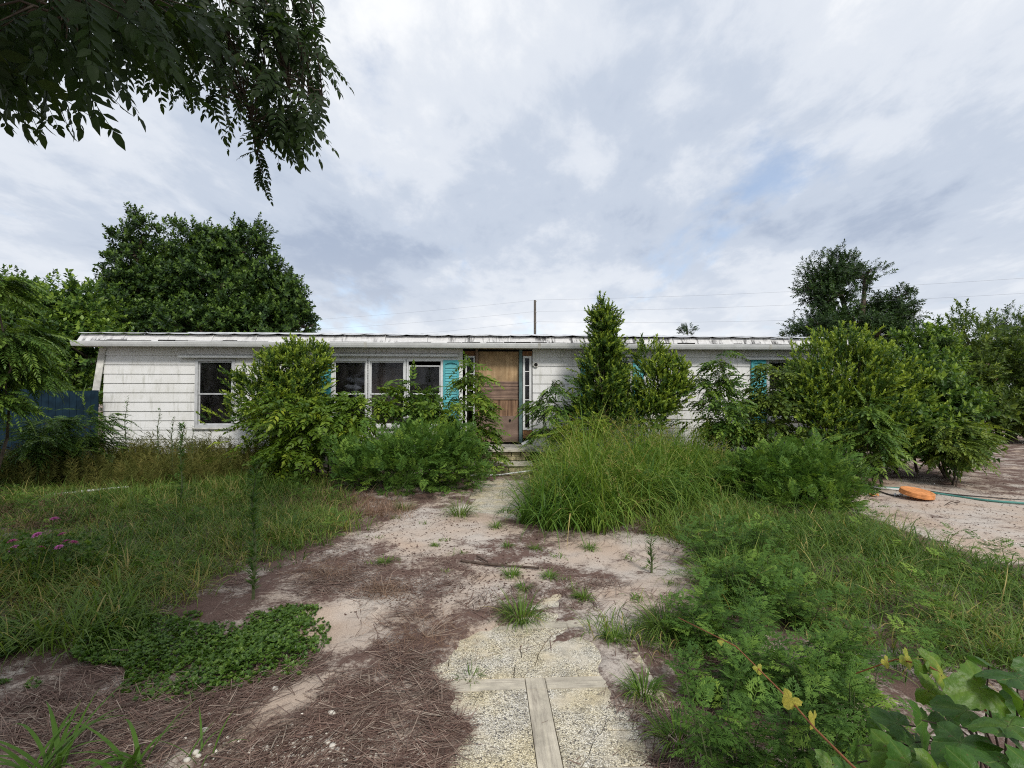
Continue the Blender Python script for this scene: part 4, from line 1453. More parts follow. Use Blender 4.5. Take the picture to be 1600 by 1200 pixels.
plant('layered_sapling', 'compound-leaved small tree right of the right-hand shutter', 'sapling',
      [(1215, 590, 28, 26, 9.5), (1210, 630, 38, 26, 9.4), (1205, 672, 42, 28, 9.3)], 480, PINN_WIDE, 0.34, 'leaf_olive', 211, base=at(1205, 730, 9.4)[:2], r0=0.016, stems=3, flat=-0.15, shell=0.15, group=S, tint=(0.55, 0.2))
plant('spreading_shrub', 'large yellow-green shrub hiding the right end of the house', 'shrub',
      [(1300, 590, 62, 62, 9.5), (1345, 600, 60, 66, 9.4), (1275, 650, 46, 56, 9.2), (1390, 620, 40, 60, 9.5), (1330, 670, 70, 60, 9.2)], 3000, SPRIG_UP, 0.29, 'leaf_shrub', 212, base=at(1325, 740, 9.5)[:2], r0=0.03, stems=7, up=0.9, group=S, spread=0.4, gap=0.72, rough=0.28, tint=(0.48, 0.26))
plant('rounded_shrub', 'dense dark shrub with paler leaf clusters at the edge of the sandy yard', 'shrub',
      [(1445, 632, 54, 56, 9.9), (1415, 680, 58, 56, 9.4), (1482, 662, 40, 50, 9.7), (1452, 705, 54, 34, 9.2), (1400, 590, 38, 34, 9.9)], 2600, SPRIG_OVAL, 0.30, 'leaf_mid', 213, base=at(1450, 740, 9.6)[:2], r0=0.03, stems=6, group=S, spread=0.4, gap=0.75, tint=(0.36, 0.28))
plant('compound_leaf_sapling', 'compound-leaved sapling in front of the large yellow-green shrub', 'sapling',
      [(1360, 642, 28, 20, 8.5), (1355, 680, 34, 26, 8.4), (1360, 715, 34, 18, 8.3)], 300, PINN, 0.36, 'leaf_fern', 214, r0=0.014, stems=2, flat=-0.2, shell=0.15, group=S, tint=(0.55, 0.2))
plant('compound_leaf_sapling', 'yellowish compound-leaved sapling in front of the dense dark shrub', 'sapling',
      [(1490, 668, 40, 20, 8.7), (1480, 700, 40, 26, 8.6), (1505, 690, 28, 24, 8.7)], 300, PINN, 0.38, 'leaf_olive', 215, r0=0.014, stems=3, flat=-0.1, shell=0.15, group=S, tint=(0.6, 0.22))
plant('compound_leaf_sapling', 'feathery green sapling at the foot of the navy fence by the house corner', 'sapling',
      [(132, 668, 34, 22, 9.2), (120, 700, 44, 26, 9.1)], 300, PINN_FERN, 0.40, 'leaf_fern', 216, r0=0.014, stems=3, flat=-0.05, shell=0.2, group=S, tint=(0.45, 0.2))
plant('compound_leaf_sapling', 'pale upright sapling before the middle of the navy fence', 'sapling',
      [(72, 660, 16, 24, 8.6), (70, 700, 26, 30, 8.5), (15, 700, 40, 34, 8.3)], 260, PINN_FERN, 0.38, 'leaf_fern', 217, r0=0.012, stems=3, flat=0.1, shell=0.2, group=S, tint=(0.5, 0.2))
plant('ragweed_bush', 'broad green ragweed bush beside the sandy yard on the right', 'weed',
      [(1240, 748, 74, 46, 7.2), (1290, 765, 50, 40, 7.0), (1190, 755, 50, 44, 7.2), (1250, 790, 74, 34, 6.6)], 2300, FROND, 0.20, 'ragweed', 218, base=at(1245, 790, 7.0)[:2], r0=0.008, stems=14, twigs=5, bark='stem', up=0.7, spread=0.45, shell=0.4, tint=(0.52, 0.22))

# ------------------------------------------------------------------ grass and other ground growth
def tufts(poly, per_m2, blades, length, width, g, lean=0.45, spread=0.06, mask=None, tm=BLADE, tint=(0.42, 0.2), lenf=None, wild=0.9):
    a, b = poly.min(0), poly.max(0)
    n = int((b - a).prod() * per_m2)
    p = g.uniform(a, b, (n, 2))
    p = p[inside(poly, p)]
    if mask is not None:
        p = p[mask(p)]
    if not len(p):
        return None
    m = g.integers(int(blades * 0.6), int(blades * 1.4) + 1, len(p))
    k = np.repeat(np.arange(len(p)), m)
    N = len(k)
    az = g.uniform(0, 2 * math.pi, N)
    rad = spread * np.sqrt(g.random(N))
    q = p[k] + np.stack([np.cos(az), np.sin(az)], 1) * rad[:, None]
    L = length * g.uniform(0.42, 1.15, N) * g.uniform(0.7, 1.2, len(p))[k]
    if lenf is not None:
        L = L * lenf(p)[k]
    az2 = az + g.normal(0, wild, N)
    up = np.stack([np.cos(az2) * lean * g.random(N), np.sin(az2) * lean * g.random(N), np.ones(N)], 1)
    zc = unit(up)
    yc = np.stack([np.cos(az2), np.sin(az2), np.zeros(N)], 1)
    xc = unit(np.cross(yc, zc))
    yc = np.cross(zc, xc)
    rot = np.stack([xc, yc, zc], -1)
    pos = np.concatenate([q, (ground_h(q[:, 0], q[:, 1]) - 0.01)[:, None]], 1)
    w = width * g.uniform(0.6, 1.3, N)
    t = ((g.normal(*tint, len(p)) + 0.15 * wave(p, 340, 1.3) + 0.1 * wave(p, 341, 4.0))[k] + g.normal(0, 0.12, N)).clip(0, 0.86)
    t = np.where(g.random(N) < 0.045, g.uniform(0.86, 1.0, N), t)
    return scatter(tm, g.integers(0, len(tm), N), pos, rot, np.stack([w, L, L], 1), t)


def patch(seed, freq, thr):
    return lambda p: wave(p, seed, freq) > thr


def edge_fade(poly, soft, g):
    return lambda p: g.random(len(p)) < np.clip(polydist(poly, p) / soft, 0.12, 1)


def stuff(name, label, cat, raws, mat):
    raws = [r for r in raws if r is not None]
    o = link(name, rawmesh(name, joinraw(raws), M[mat]))
    return tag(o, label, cat, kind='stuff')


g = rng(300)
LAWN_L = gpoly([(-250, 752), (120, 770), (300, 772), (420, 752), (545, 790), (578, 832), (505, 862), (470, 905), (385, 900), (310, 950), (200, 1000), (-250, 1040)])
LAWN_L2 = gpoly([(-250, 735), (150, 745), (480, 740), (560, 790), (300, 780), (-250, 790)])
LAWN_R = gpoly([(1075, 870), (1110, 815), (1330, 815), (1450, 858), (1640, 915), (1900, 960), (1900, 1120), (1420, 1080), (1250, 1010), (1120, 960)])
LAWN_R2 = gpoly([(1010, 835), (1060, 800), (1180, 790), (1220, 830), (1140, 870), (1085, 865)])
stuff('lawn_grass', 'long yellowish green grass over the left half of the yard', 'grass', [
    tufts(LAWN_L, 110, 17, 0.36, 0.0075, g, 0.8, 0.10, edge_fade(LAWN_L, 0.35, g), tint=(0.44, 0.22), lenf=lambda p: np.clip(0.9 + 0.35 * wave(p, 344, 1.5) + 0.2 * wave(p, 345, 4.5), 0.35, 1.5), wild=1.8),
    tufts(LAWN_L2, 55, 14, 0.34, 0.008, g, 0.6, 0.08, patch(301, 1.2, -0.5), BLADE_LOW, (0.60, 0.2)),
    tufts(gpoly([(-150, 880), (180, 880), (270, 960), (120, 1020), (-150, 1045)]), 80, 18, 0.48, 0.010, g, 0.8, 0.09, patch(302, 2.0, -0.4), BLADE, (0.30, 0.15))], 'grass')
stuff('yard_grass', 'tangled green grass over the right foreground', 'grass', [
    tufts(LAWN_R, 115, 18, 0.34, 0.007, g, 0.9, 0.10, edge_fade(LAWN_R, 0.3, g), tint=(0.42, 0.22), lenf=lambda p: np.clip(0.95 + 0.35 * wave(p, 346, 1.6) + 0.2 * wave(p, 347, 4.5), 0.35, 1.5), wild=1.8),
    tufts(LAWN_R2, 90, 18, 0.42, 0.0085, g, 0.6, 0.09, None, tint=(0.40, 0.15)),
    tufts(gpoly([(915, 1000), (960, 960), (1060, 930), (1120, 960), (1150, 1060), (1060, 1040), (980, 1015)]), 75, 16, 0.24, 0.006, g, 0.8, 0.08, patch(303, 3.0, -0.5), BLADE, (0.42, 0.18)),
    tufts(gpoly([(1085, 900), (1160, 880), (1230, 930), (1180, 1000), (1110, 950)]), 65, 24, 0.46, 0.0075, g, 0.8, 0.07, None, tint=(0.35, 0.15))], 'grass')


def mound(p):                              # the tall clump is highest in its middle
    return np.clip(0.55 + polydist(TALL, p) / 1.6, 0.5, 1.0) * (0.9 + 0.16 * wave(p, 342, 2.2) + 0.10 * wave(p, 343, 6.0))


TALL = gpoly([(822, 822), (838, 790), (845, 752), (900, 738), (1120, 738), (1150, 770), (1100, 800), (1010, 812), (960, 838), (880, 836)])
tg = tufts(TALL, 40, 26, 1.45, 0.016, g, 0.45, 0.13, None, BLADE, (0.58, 0.24), mound, 2.5)
tg2 = tufts(gpoly([(822, 826), (840, 795), (930, 790), (950, 832), (880, 840)]), 30, 28, 0.95, 0.017, g, 0.7, 0.10, None, BLADE, (0.42, 0.2), None, 1.6)
tall = link('tall_grass_clump', rawmesh('tall_grass_clump', joinraw([tg, tg2]), M['grass_lush']))
tag(tall, 'big clump of tall green grass right of the steps', 'grass', kind='stuff')
g = rng(305)                               # seed heads waving over the tall clump
hp_ = []
ab = TALL.min(0), TALL.max(0)
p = g.uniform(*ab, (700, 2))
p = p[inside(TALL, p)]
hm = MB()
for x, y in p[:300]:
    L = 1.25 * float(mound(np.array([[x, y]]))[0]) * g.uniform(0.85, 1.15)
    dx, dy = g.normal(0, 0.14, 2)
    hm.tube([(x, y, 0.2), (x + dx * .5, y + dy * .5, L * 0.6), (x + dx, y + dy, L)], [0.003, 0.0025, 0.0015], 3, 0.5)
    for k in range(14):
        t = g.uniform(0.70, 1.0)
        o = np.array([x + dx * t, y + dy * t, L * t])
        leaf2(hm, o, unit(g.normal(size=3) * np.array([1, 1, 0.3]) + np.array([0, 0, 0.5])), (0, 0, 1), 0.13 * (1.25 - t) + 0.05, 0.003, g.uniform(0.75, 1.0), 0)
sh = hm.build('grass_seed_heads', M['grass_lush'])
tag(sh, 'thin pale seed stalks above the tall grass clump', 'grass', kind='stuff')

# broad-leaved weeds grown through the tall clump and the lawns
g = rng(306)
wp, wd, ws = [], [], []
for poly, cnt, lo_, hi_, sz_ in ((TALL, 46, 0.45, 1.05, 0.15), (LAWN_L, 40, 0.12, 0.32, 0.11), (LAWN_R, 34, 0.12, 0.34, 0.11)):
    q = g.uniform(poly.min(0), poly.max(0), (cnt * 6, 2))
    q = q[inside(poly, q)][:cnt]
    for x, y in q:
        h = g.uniform(lo_, hi_) * (float(mound(np.array([[x, y]]))[0]) if poly is TALL else 1)
        for k in range(16):
            s_ = 0.35 + 0.65 * k / 15
            a_ = k * 2.4
            wp.append((x + g.normal(0, 0.02), y + g.normal(0, 0.02), gz(x, y) + h * s_) if k else (x, y, 0.05))
            wd.append((math.cos(a_), math.sin(a_), 0.9 * s_ ** 3))
            ws.append(sz_ * g.uniform(0.7, 1.2))
wp, wd = np.array(wp), unit(np.array(wd))
stuff('mixed_weeds', 'leafy green weeds scattered through the grass', 'weeds', [scatter(FROND, g.integers(0, 4, len(wp)), wp, orient(wd, g=g, roll=0.3), np.array(ws), g.normal(0.5, 0.22, len(wp)))], 'ragweed')

# feathery brownish weeds along the left wall
g = rng(310)
FEN = gpoly([(-250, 722), (120, 735), (300, 730), (480, 735), (470, 752), (330, 770), (120, 772), (-250, 790)])
a, b = FEN.min(0), FEN.max(0)
p = g.uniform(a, b, (900, 2))
p = p[inside(FEN, p)][:560]
n = 8
k = np.repeat(np.arange(len(p)), n)
hgt = (0.62 + 0.22 * wave(p, 311, 1.4))[k] * g.uniform(0.5, 1.1, len(k))
q = p[k] + g.normal(0, 0.13, (len(k), 2))
pos = np.concatenate([q, (g.uniform(0.0, 0.35, len(k)) * hgt)[:, None]], 1)
d = unit(np.stack([g.normal(0, 0.32, len(k)), g.normal(0, 0.32, len(k)), np.ones(len(k))], 1))
stuff('dog_fennel', 'hazy brownish feathery weeds along the foot of the left wall', 'weeds',
      [scatter(PLUME, g.integers(0, 3, len(k)), pos, orient(d, (0, 1, 0.1), g), np.clip(hgt, 0.25, 0.85), g.normal(0.42, 0.22, len(k)))], 'dog_fennel')
# dead pinkish brown weeds at the lawn edges
DEAD = [gpoly(x) for x in ([(425, 800), (470, 775), (545, 770), (640, 800), (640, 822), (560, 812), (500, 810)], [(1130, 815), (1180, 785), (1240, 800), (1200, 830)], [(-250, 780), (120, 780), (140, 830), (-250, 850)])]
rw = []
for i, pl in enumerate(DEAD):
    rw.append(tufts(pl, 60, 22, 0.26, 0.0045, g, 0.8, 0.10, None, BLADE_LOW, (0.45, 0.15)))
stuff('dead_weeds', 'pinkish brown dead weeds at the edges of the grass', 'weeds', rw, 'dead_weed')

# ground cover of small round leaves, left foreground
g = rng(320)
GC = gpoly([(-150, 1000), (100, 965), (220, 955), (300, 975), (380, 990), (405, 970), (470, 962), (494, 1000), (487, 1040), (420, 1062), (345, 1085), (290, 1102), (250, 1088), (280, 1055), (180, 1068), (60, 1058), (-150, 1075)])
a, b = GC.min(0), GC.max(0)
p = g.uniform(a, b, (19000, 2))
dd = polydist(GC, p) + 0.05 * wave(p, 321, 5.0)
p = p[(dd + 0.07 * wave(p, 324, 7.0) > g.uniform(-0.08, 0.16, len(p))) & (wave(p, 322, 4.0) > -0.95)]
dd = polydist(GC, p)
hh = np.clip(dd / 0.15, 0.15, 1) * (0.055 + 0.03 * wave(p, 323, 5.0)) * g.uniform(0.3, 1.1, len(p))
pos = np.concatenate([p, (ground_h(p[:, 0], p[:, 1]) + np.clip(hh, 0.004, 0.2))[:, None]], 1)
z = unit(np.stack([g.normal(0, 0.35, len(p)), g.normal(0, 0.35, len(p)), np.ones(len(p))], 1))
y = unit(np.cross(z, unit(g.normal(size=(len(p), 3)))))
stuff('ground_cover', 'low mat of small round green leaves in the left foreground', 'ground cover',
      [scatter(ROSETTE, g.integers(0, 4, len(p)), pos, np.stack([np.cross(y, z), y, z], -1), 0.040 * g.uniform(0.6, 1.2, len(p)), g.normal(0.45, 0.2, len(p)))], 'clover')

# straw and dead stems matted on the ground
g = rng(330)
STR = []
ALL = gpoly([(-200, 1040), (300, 940), (480, 860), (620, 790), (1000, 830), (1100, 880), (1130, 1000), (1300, 1100), (1300, 1250), (-200, 1250)])
p = np.concatenate([g.uniform((-4.2, 1.75), (2.4, 4.2), (120000, 2)), g.uniform((-3.5, 4.2), (2.6, 7.5), (60000, 2)), g.uniform((4.0, 4.8), (11.0, 11.5), (26000, 2))])
p = p[inside(ALL, p) | (p[:, 0] > 4.0)]
pr = np.full(len(p), 0.30)
for c in LITTER:
    pr = np.maximum(pr, np.clip(polydist(c, p) / 0.12 + 0.5, 0, 1))
for c in SANDY + CLEAR:
    pr = np.minimum(pr, 1 - 0.93 * np.clip(polydist(c, p) / 0.16 + 0.35 + 0.4 * wave(p, 333, 6.0), 0, 1))
pr = pr * np.clip(0.45 + 0.75 * wave(p, 331, 3.0) + 0.3 * wave(p, 334, 8.0), 0.03, 1)
p = p[g.random(len(p)) < pr]
N = len(p)
az = 0.5 + 0.8 * wave(p, 332, 1.2) + g.normal(0, 0.75, N)
d = unit(np.stack([np.cos(az), np.sin(az), g.normal(0, 0.16, N)], 1))
sb = MB()
sb.add([(-0.5, -0.5, 0), (0.5, -0.5, 0), (0.9, 0.05, 0.3), (-0.1, 0.05, 0.3), (0.3, 0.5, 0.0), (-0.3, 0.5, 0.0)],
       [(0, 1, 2, 3), (3, 2, 4, 5)])
L = g.uniform(0.05, 0.22, N)
w = g.uniform(0.0018, 0.0046, N)
pos = np.concatenate([p, (ground_h(p[:, 0], p[:, 1]) + np.abs(g.normal(0.004, 0.008, N)))[:, None]], 1)
tw = scatter([Tmpl(sb)], np.zeros(N, int), pos, orient(d, g=g, roll=0.2), np.stack([w, L, w * 1.2], 1), g.normal(0.42, 0.26, N))
stuff('dead_straw', 'mat of dead purplish brown stems strewn over the sand', 'straw', [tw], 'straw')

# crumbled leaf bits over all bare ground
g = rng(335)
p = np.concatenate([g.uniform((-3.6, 1.8), (3.2, 5.0), (9000, 2)), g.uniform((-3.0, 5.0), (3.0, 8.5), (6000, 2)), g.uniform((4.2, 4.8), (10, 12), (7000, 2))])
p = p[wave(p, 336, 2.0) + 0.5 * wave(p, 337, 7.0) > -0.1]
N = len(p)
bm_ = MB()
leaf2(bm_, (0, -0.5, 0), (0, 1, 0), (0, 0, 1), 1.0, 0.28, 0.0, 0.4)
pos = np.concatenate([p, (ground_h(p[:, 0], p[:, 1]) + 0.003)[:, None]], 1)
dd = unit(np.stack([g.normal(size=N), g.normal(size=N), g.normal(0, 0.25, N)], 1))
stuff('leaf_crumbs', 'crumbs of dead leaves strewn over the bare sand', 'leaf litter', [scatter([Tmpl(bm_)], np.zeros(N, int), pos, orient(dd, g=g, roll=0.4), g.uniform(0.008, 0.034, N), g.normal(0.25, 0.22, N))], 'straw')

# single grass tufts on the bare sand
TUF = [(718, 812, 0.36, 34, 'bushy green grass tuft on the sand before the steps'), (790, 800, 0.2, 16, 'low grass tuft on the slab just below the steps'),
       (775, 832, 0.16, 14, 'sparse grass tuft right of the bushy one before the steps'), (815, 968, 0.26, 40, 'wide grass tuft left of the yellowish slab patch'),
       (800, 905, 0.14, 20, 'small bright grass tuft by the fallen stick'), (858, 908, 0.12, 18, 'low pale tuft right of the fallen stick'), (912, 938, 0.12, 26, 'dark flat tuft on the sand right of the yellowish slab patch'),
       (680, 858, 0.09, 10, 'tiny tuft on bare sand left of the middle'), (792, 860, 0.10, 10, 'tiny pale tuft above the fallen stick'), (838, 862, 0.12, 12, 'pale tuft right of the tiny one above the stick'),
       (922, 862, 0.14, 14, 'small tuft on the sand before the tall grass clump'), (820, 925, 0.11, 12, 'narrow tuft behind the wide one'), (735, 1058, 0.12, 12, 'thin tuft growing through the crack of the slabs'),
       (768, 1030, 0.07, 8, 'tiny tuft in the slab beside the thin one'), (1005, 1085, 0.18, 30, 'low grass tuft at the right edge of the slabs'), (1040, 990, 0.30, 60, 'tall dense tuft right of the sand patch'),
       (960, 1000, 0.13, 30, 'low leafy tuft left of the tall dense one'), (600, 888, 0.12, 14, 'flat tuft at the tip of the left lawn'), (630, 800, 0.22, 24, 'green tuft under the ragweed bush'),
       (1060, 1165, 0.22, 30, 'wide-bladed tuft beside the slabs at the bottom edge')]
for i, (px, py, L, nb, lab) in enumerate(TUF):
    g = rng(400 + i)
    c = gp(px, py)[:2]
    R0 = L * 0.28
    az = g.uniform(0, 6.283, 6)
    pl = np.array([c + (math.cos(a_) * 0.03, math.sin(a_) * 0.03) for a_ in np.linspace(0, 6.283, 9)[:-1]])
    N = nb * 5
    a_ = g.uniform(0, 6.283, N)
    q = c + np.stack([np.cos(a_) * R0 * 1.4, np.sin(a_) * R0], 1) * np.sqrt(g.random(N))[:, None]
    zc = unit(np.stack([np.cos(a_) * 0.75 * g.random(N), np.sin(a_) * 0.75 * g.random(N), np.ones(N)], 1))
    yc = np.stack([np.cos(a_), np.sin(a_), np.zeros(N)], 1)
    xc = unit(np.cross(yc, zc))
    yc = np.cross(zc, xc)
    b3 = np.array([c[0], c[1], gz(*c)])
    LL = L * g.uniform(0.5, 1.15, N)
    pos = np.concatenate([q, (ground_h(q[:, 0], q[:, 1]) - 0.008)[:, None]], 1)
    raw = scatter(BLADE, g.integers(0, 4, N), pos, np.stack([xc, yc, zc], -1), np.stack([0.006 * g.uniform(0.6, 1.3, N) * (1.0 if py < 1000 else 0.9), LL, LL], 1), g.normal(0.40, 0.2, N).clip(0, 0.9))
    o = link('grass_tuft', rawmesh('grass_tuft', raw, M['grass_lush' if i % 3 else 'grass'], b3))
    o.location = b3
    tag(o, lab, 'grass tuft', 'grass tufts on the sand')

# little sprouts up the middle of the sand
g = rng(430)
q = np.stack([g.uniform(-1.6, 2.0, 60), g.uniform(3.2, 7.2, 60)], 1)
SAND_MID = gpoly([(520, 880), (600, 800), (1000, 835), (1080, 880), (1000, 980), (700, 980)])
q = q[inside(SAND_MID, q)][:16]
for i, (x, y) in enumerate(q):
    N = int(g.integers(10, 34))
    a_ = g.uniform(0, 6.283, N)
    zc = unit(np.stack([np.cos(a_) * 0.9 * g.random(N), np.sin(a_) * 0.9 * g.random(N), np.ones(N)], 1))
    yc = np.stack([np.cos(a_), np.sin(a_), np.zeros(N)], 1)
    xc = unit(np.cross(yc, zc)); yc = np.cross(zc, xc)
    L = g.uniform(0.05, 0.12) * g.uniform(0.5, 1.1, N)
    pos = np.stack([g.normal(0, 0.03, N), g.normal(0, 0.03, N), np.full(N, -0.006)], 1)
    o = link('weed_sprout', rawmesh('weed_sprout', scatter(BLADE, g.integers(0, 4, N), pos, np.stack([xc, yc, zc], -1), np.stack([np.full(N, 0.006), L, L], 1), g.normal(0.5, 0.2, N).clip(0, 0.9)), M['grass' if i % 2 else 'grass_lush']))
    o.location = (x, y, gz(x, y))
    tag(o, 'tiny sparse weed sprout on the bare sand in the middle', 'weed', 'tiny weed sprouts on the middle sand')

# dead brittle plants
for i, (px, py, r, lab) in enumerate([(665, 1000, 0.34, 'dead brown brittle plant with pale twigs on the left sand'), (510, 905, 0.30, 'dead twiggy plant at the corner of the left lawn'), (600, 935, 0.22, 'small heap of dead purplish stems on the sand')]):
    g = rng(440 + i)
    c = gp(px, py)
    b3 = np.array([c[0], c[1], gz(c[0], c[1])])
    t = thing('dead_plant', lab, 'dead plant', b3, 0, 'dead plants on the sand')
    mb = MB()
    for k in range(9):
        e = np.array([g.normal(0.1, r * 0.5), g.normal(0, r * 0.35), abs(g.normal(0, r * 0.4)) + 0.02])
        m = e * 0.5 + g.normal(0, 0.035, 3)
        m[2] = max(m[2], 0.01)
        mb.tube([(0, 0, 0), m, e], [0.0028, 0.002, 0.001], 4, 0.8)
    mb.build('twigs', M['straw'], t)
    N = 650
    q = g.normal(0, 1, (N, 3)) * np.array([r * 0.55, r * 0.45, 0.05])
    q[:, 2] = np.abs(q[:, 2]) + 0.003
    d = unit(g.normal(size=(N, 3)) * np.array([1, 1, 0.5]))
    tag(link('brittle_stems', rawmesh('brittle_stems', scatter([Tmpl(sb)], np.zeros(N, int), q, orient(d, g=g), np.stack([np.full(N, 0.0016), g.uniform(0.03, 0.10, N), np.full(N, 0.002)], 1), g.normal(0.5, 0.25, N)), M['dead_weed']), t), kind='stuff')

# ------------------------------------------------------------------ upright weeds
W_ = 'tall single-stemmed weeds'
for i, (px, py, top, L, dens, lab) in enumerate([
        (395, 942, 722, 0.085, 420, 'tall slim leafy weed stalk standing alone on the left sand'), (282, 800, 668, 0.10, 240, 'slim weed stalk in the left lawn before the wall'),
        (195, 745, 622, 0.10, 60, 'bare branched weed silhouetted on the wall near the fence'), (246, 745, 640, 0.10, 60, 'branched weed silhouetted on the wall left of the single window'),
        (268, 750, 655, 0.10, 50, 'forked seedy weed below the single window'), (1018, 896, 838, 0.08, 50, 'small twiggy weed on the sand before the tall grass'),
        (300, 748, 668, 0.08, 40, 'thin weed just right of the forked seedy one')]):
    g = rng(460 + i)
    c = gp(px, py)
    h = at(px, top, c[1])[2]
    b3 = np.array([c[0], c[1], gz(c[0], c[1])])
    t = thing('weed_stalk', lab, 'weed', b3, 0, W_)
    mb = MB().tube([(0, 0, -0.03), (0.012 * h, 0, h * 0.35), (-0.02 * h, 0.01, h * 0.7), (0.03 * h, 0, h)], [0.012, 0.010, 0.007, 0.002], 5)
    if i in (2, 3, 4, 5, 6):
        for k in range(16):
            z0 = h * g.uniform(0.25, 0.95)
            a_ = g.uniform(0, 6.28)
            l = (0.25 if i != 5 else 0.12) * (1.1 - z0 / h)
            e = (math.cos(a_) * l, math.sin(a_) * l, z0 + l * 0.8)
            mb.tube([(0, 0, z0), e], [0.003, 0.0012], 3)
    mb.build('stem', M['stem'], t)
    N = dens
    zz_ = h * g.uniform(0.06, 1.0, N)
    a_ = g.uniform(0, 6.28, N)
    d = unit(np.stack([np.cos(a_), np.sin(a_), g.uniform(0.2, 0.9, N)], 1))
    lm = MB()
    leaf2(lm, (0, 0, 0), (0, 1, 0.1), (0, 0, 1), 1.0, 0.10, -0.15, 0.1)
    link('leaves', rawmesh('weed_leaves', scatter([Tmpl(lm)], np.zeros(N, int), np.stack([0 * zz_, 0 * zz_, zz_], 1), orient(d), L * g.uniform(0.5, 1.1, N), g.normal(0.45, 0.2, N)), M['ragweed']), t)

# pink flowers
g = rng(480)
FL = [(85, 811), (58, 836), (97, 835), (20, 846), (21, 857), (65, 856), (103, 846), (115, 848), (92, 855)]
c = gp(70, 905)
b3 = np.array([c[0], c[1], gz(c[0], c[1])])
fp = thing('flowering_plant', 'plant with nine pink flower heads in the left lawn', 'flowers', b3)
st_ = MB()
pe = MB()
for ring, (n, r0_, zz_) in enumerate(((9, 1.0, 0.0), (8, 0.8, 0.09), (6, 0.55, 0.17))):
    for k in range(n):
        a_ = 6.283 * k / n + ring * 0.3
        leaf4(pe, (0, 0, zz_), (math.cos(a_), math.sin(a_), 0.12 + 0.25 * ring), (0, 0, 1), r0_, 0.26, 0.5 - 0.1 * ring, 0.15)
pe.tube([(0, 0, 0.05), (0, 0, 0.3)], [0.18, 0.1], 7, 0.0)
pme = pe.mesh('flower', M['petal'])
for px, py in FL:
    dep = c[1] + g.uniform(-0.35, -0.05)
    e = at(px, py, dep) - b3
    f = link('flower', pme, fp)
    f.location = tuple(e)
    f.rotation_euler = (g.normal(0.25, 0.2), g.normal(0, 0.2), g.uniform(0, 6))
    s_ = 0.038 * g.uniform(0.8, 1.15)
    f.scale = (s_, s_, s_)
    st_.tube([(e[0] * 0.5, e[1] * 0.6, -0.03), (e[0] * 0.8, e[1] * 0.85, e[2] * 0.6), e], [0.004, 0.003, 0.002], 4)
st_.build('stems', M['stem'], fp)
N = 300
q = np.stack([g.normal(0, 0.28, N), g.normal(0.1, 0.2, N), g.uniform(0.05, 0.3, N)], 1)
link('leaves', rawmesh('flower_leaves', scatter(ROSETTE, g.integers(0, 4, N), q, orient(unit(g.normal(size=q.shape) + np.array([0, 1.0, 0])), g=g), 0.07 * g.uniform(0.7, 1.2, N), g.normal(0.4, 0.2, N)), M['clover']), fp)

# ragweeds in the right foreground
RW = [(1205, 1065, 972, 105, 'leafy ragweed at the head of the right foreground weeds'), (1150, 1260, 1085, 90, 'large ragweed with cut leaves at the bottom right of the slabs'), (1275, 1110, 1020, 85, 'ragweed behind the trailing vine'),
      (1120, 1095, 1015, 70, 'small ragweed beside the low tuft at the slab edge'), (1330, 1190, 1060, 80, 'dark ragweed under the vine leaves'), (1240, 1270, 1120, 90, 'ragweed at the bottom edge between vine and slabs'), (1180, 880, 812, 60, 'ragweed in the grass below the right ragweed bush'),
      (1250, 985, 925, 80, 'ragweed in the middle of the right-hand grass'), (1140, 945, 880, 55, 'fresh green ragweed at the left border of the right-hand grass'),
      (1105, 880, 815, 62, 'spreading ragweed below the tall grass clump'), (1165, 1000, 915, 70, 'bushy ragweed above the reddish vine runner'), (1220, 930, 868, 62, 'ragweed just above the middle of the right-hand grass'),
      (1100, 1010, 950, 60, 'low ragweed right of the tall dense tuft'), (1310, 1080, 1000, 70, 'ragweed left of the vine leaves in the grass')]
for i, (px, py, top, hw, lab) in enumerate(RW):
    g = rng(500 + i)
    c = gp(px, py)
    h = max(0.15, at(px, top, c[1])[2])
    b3 = np.array([c[0], c[1], gz(c[0], c[1])])
    r = hw * c[1] / F_PX
    t = thing('ragweed', lab, 'weed', b3, 0, 'ragweeds in the right foreground')
    mb = MB()
    P, D = [], []
    for k in range(9):
        e = np.array([g.normal(0, r * 0.45), g.normal(0, r * 0.4), h * g.uniform(0.6, 1.0)])
        o = np.array([e[0] * 0.25, e[1] * 0.25, -0.02])
        m = (o + e) / 2 + np.array([e[0] * 0.1, e[1] * 0.1, 0])
        mb.tube([o, m, e], [0.005, 0.004, 0.002], 5)
        for q in range(17):
            s = 0.22 + 0.78 * q / 16
            pp = o + (m - o) * min(1, s * 2) if s < 0.5 else m + (e - m) * (s - 0.5) * 2
            a_ = q * 2.4 + g.normal(0, 0.3)
            el = -0.05 + 0.95 * s ** 3
            P.append(pp)
            D.append([math.cos(a_), math.sin(a_), el + g.normal(0, 0.15)])
    mb.build('stem', M['stem'], t)
    P, D = np.array(P), unit(np.array(D))
    sz = np.clip(r * 0.62, 0.07, 0.13) * g.uniform(0.6, 1.15, len(P))
    link('leaves', rawmesh('ragweed_leaves', scatter(FROND, g.integers(0, 4, len(P)), P, orient(D, g=g, roll=0.25), sz, g.normal(0.36 + 0.03 * (i % 3), 0.2, len(P))), M['ragweed']), t)

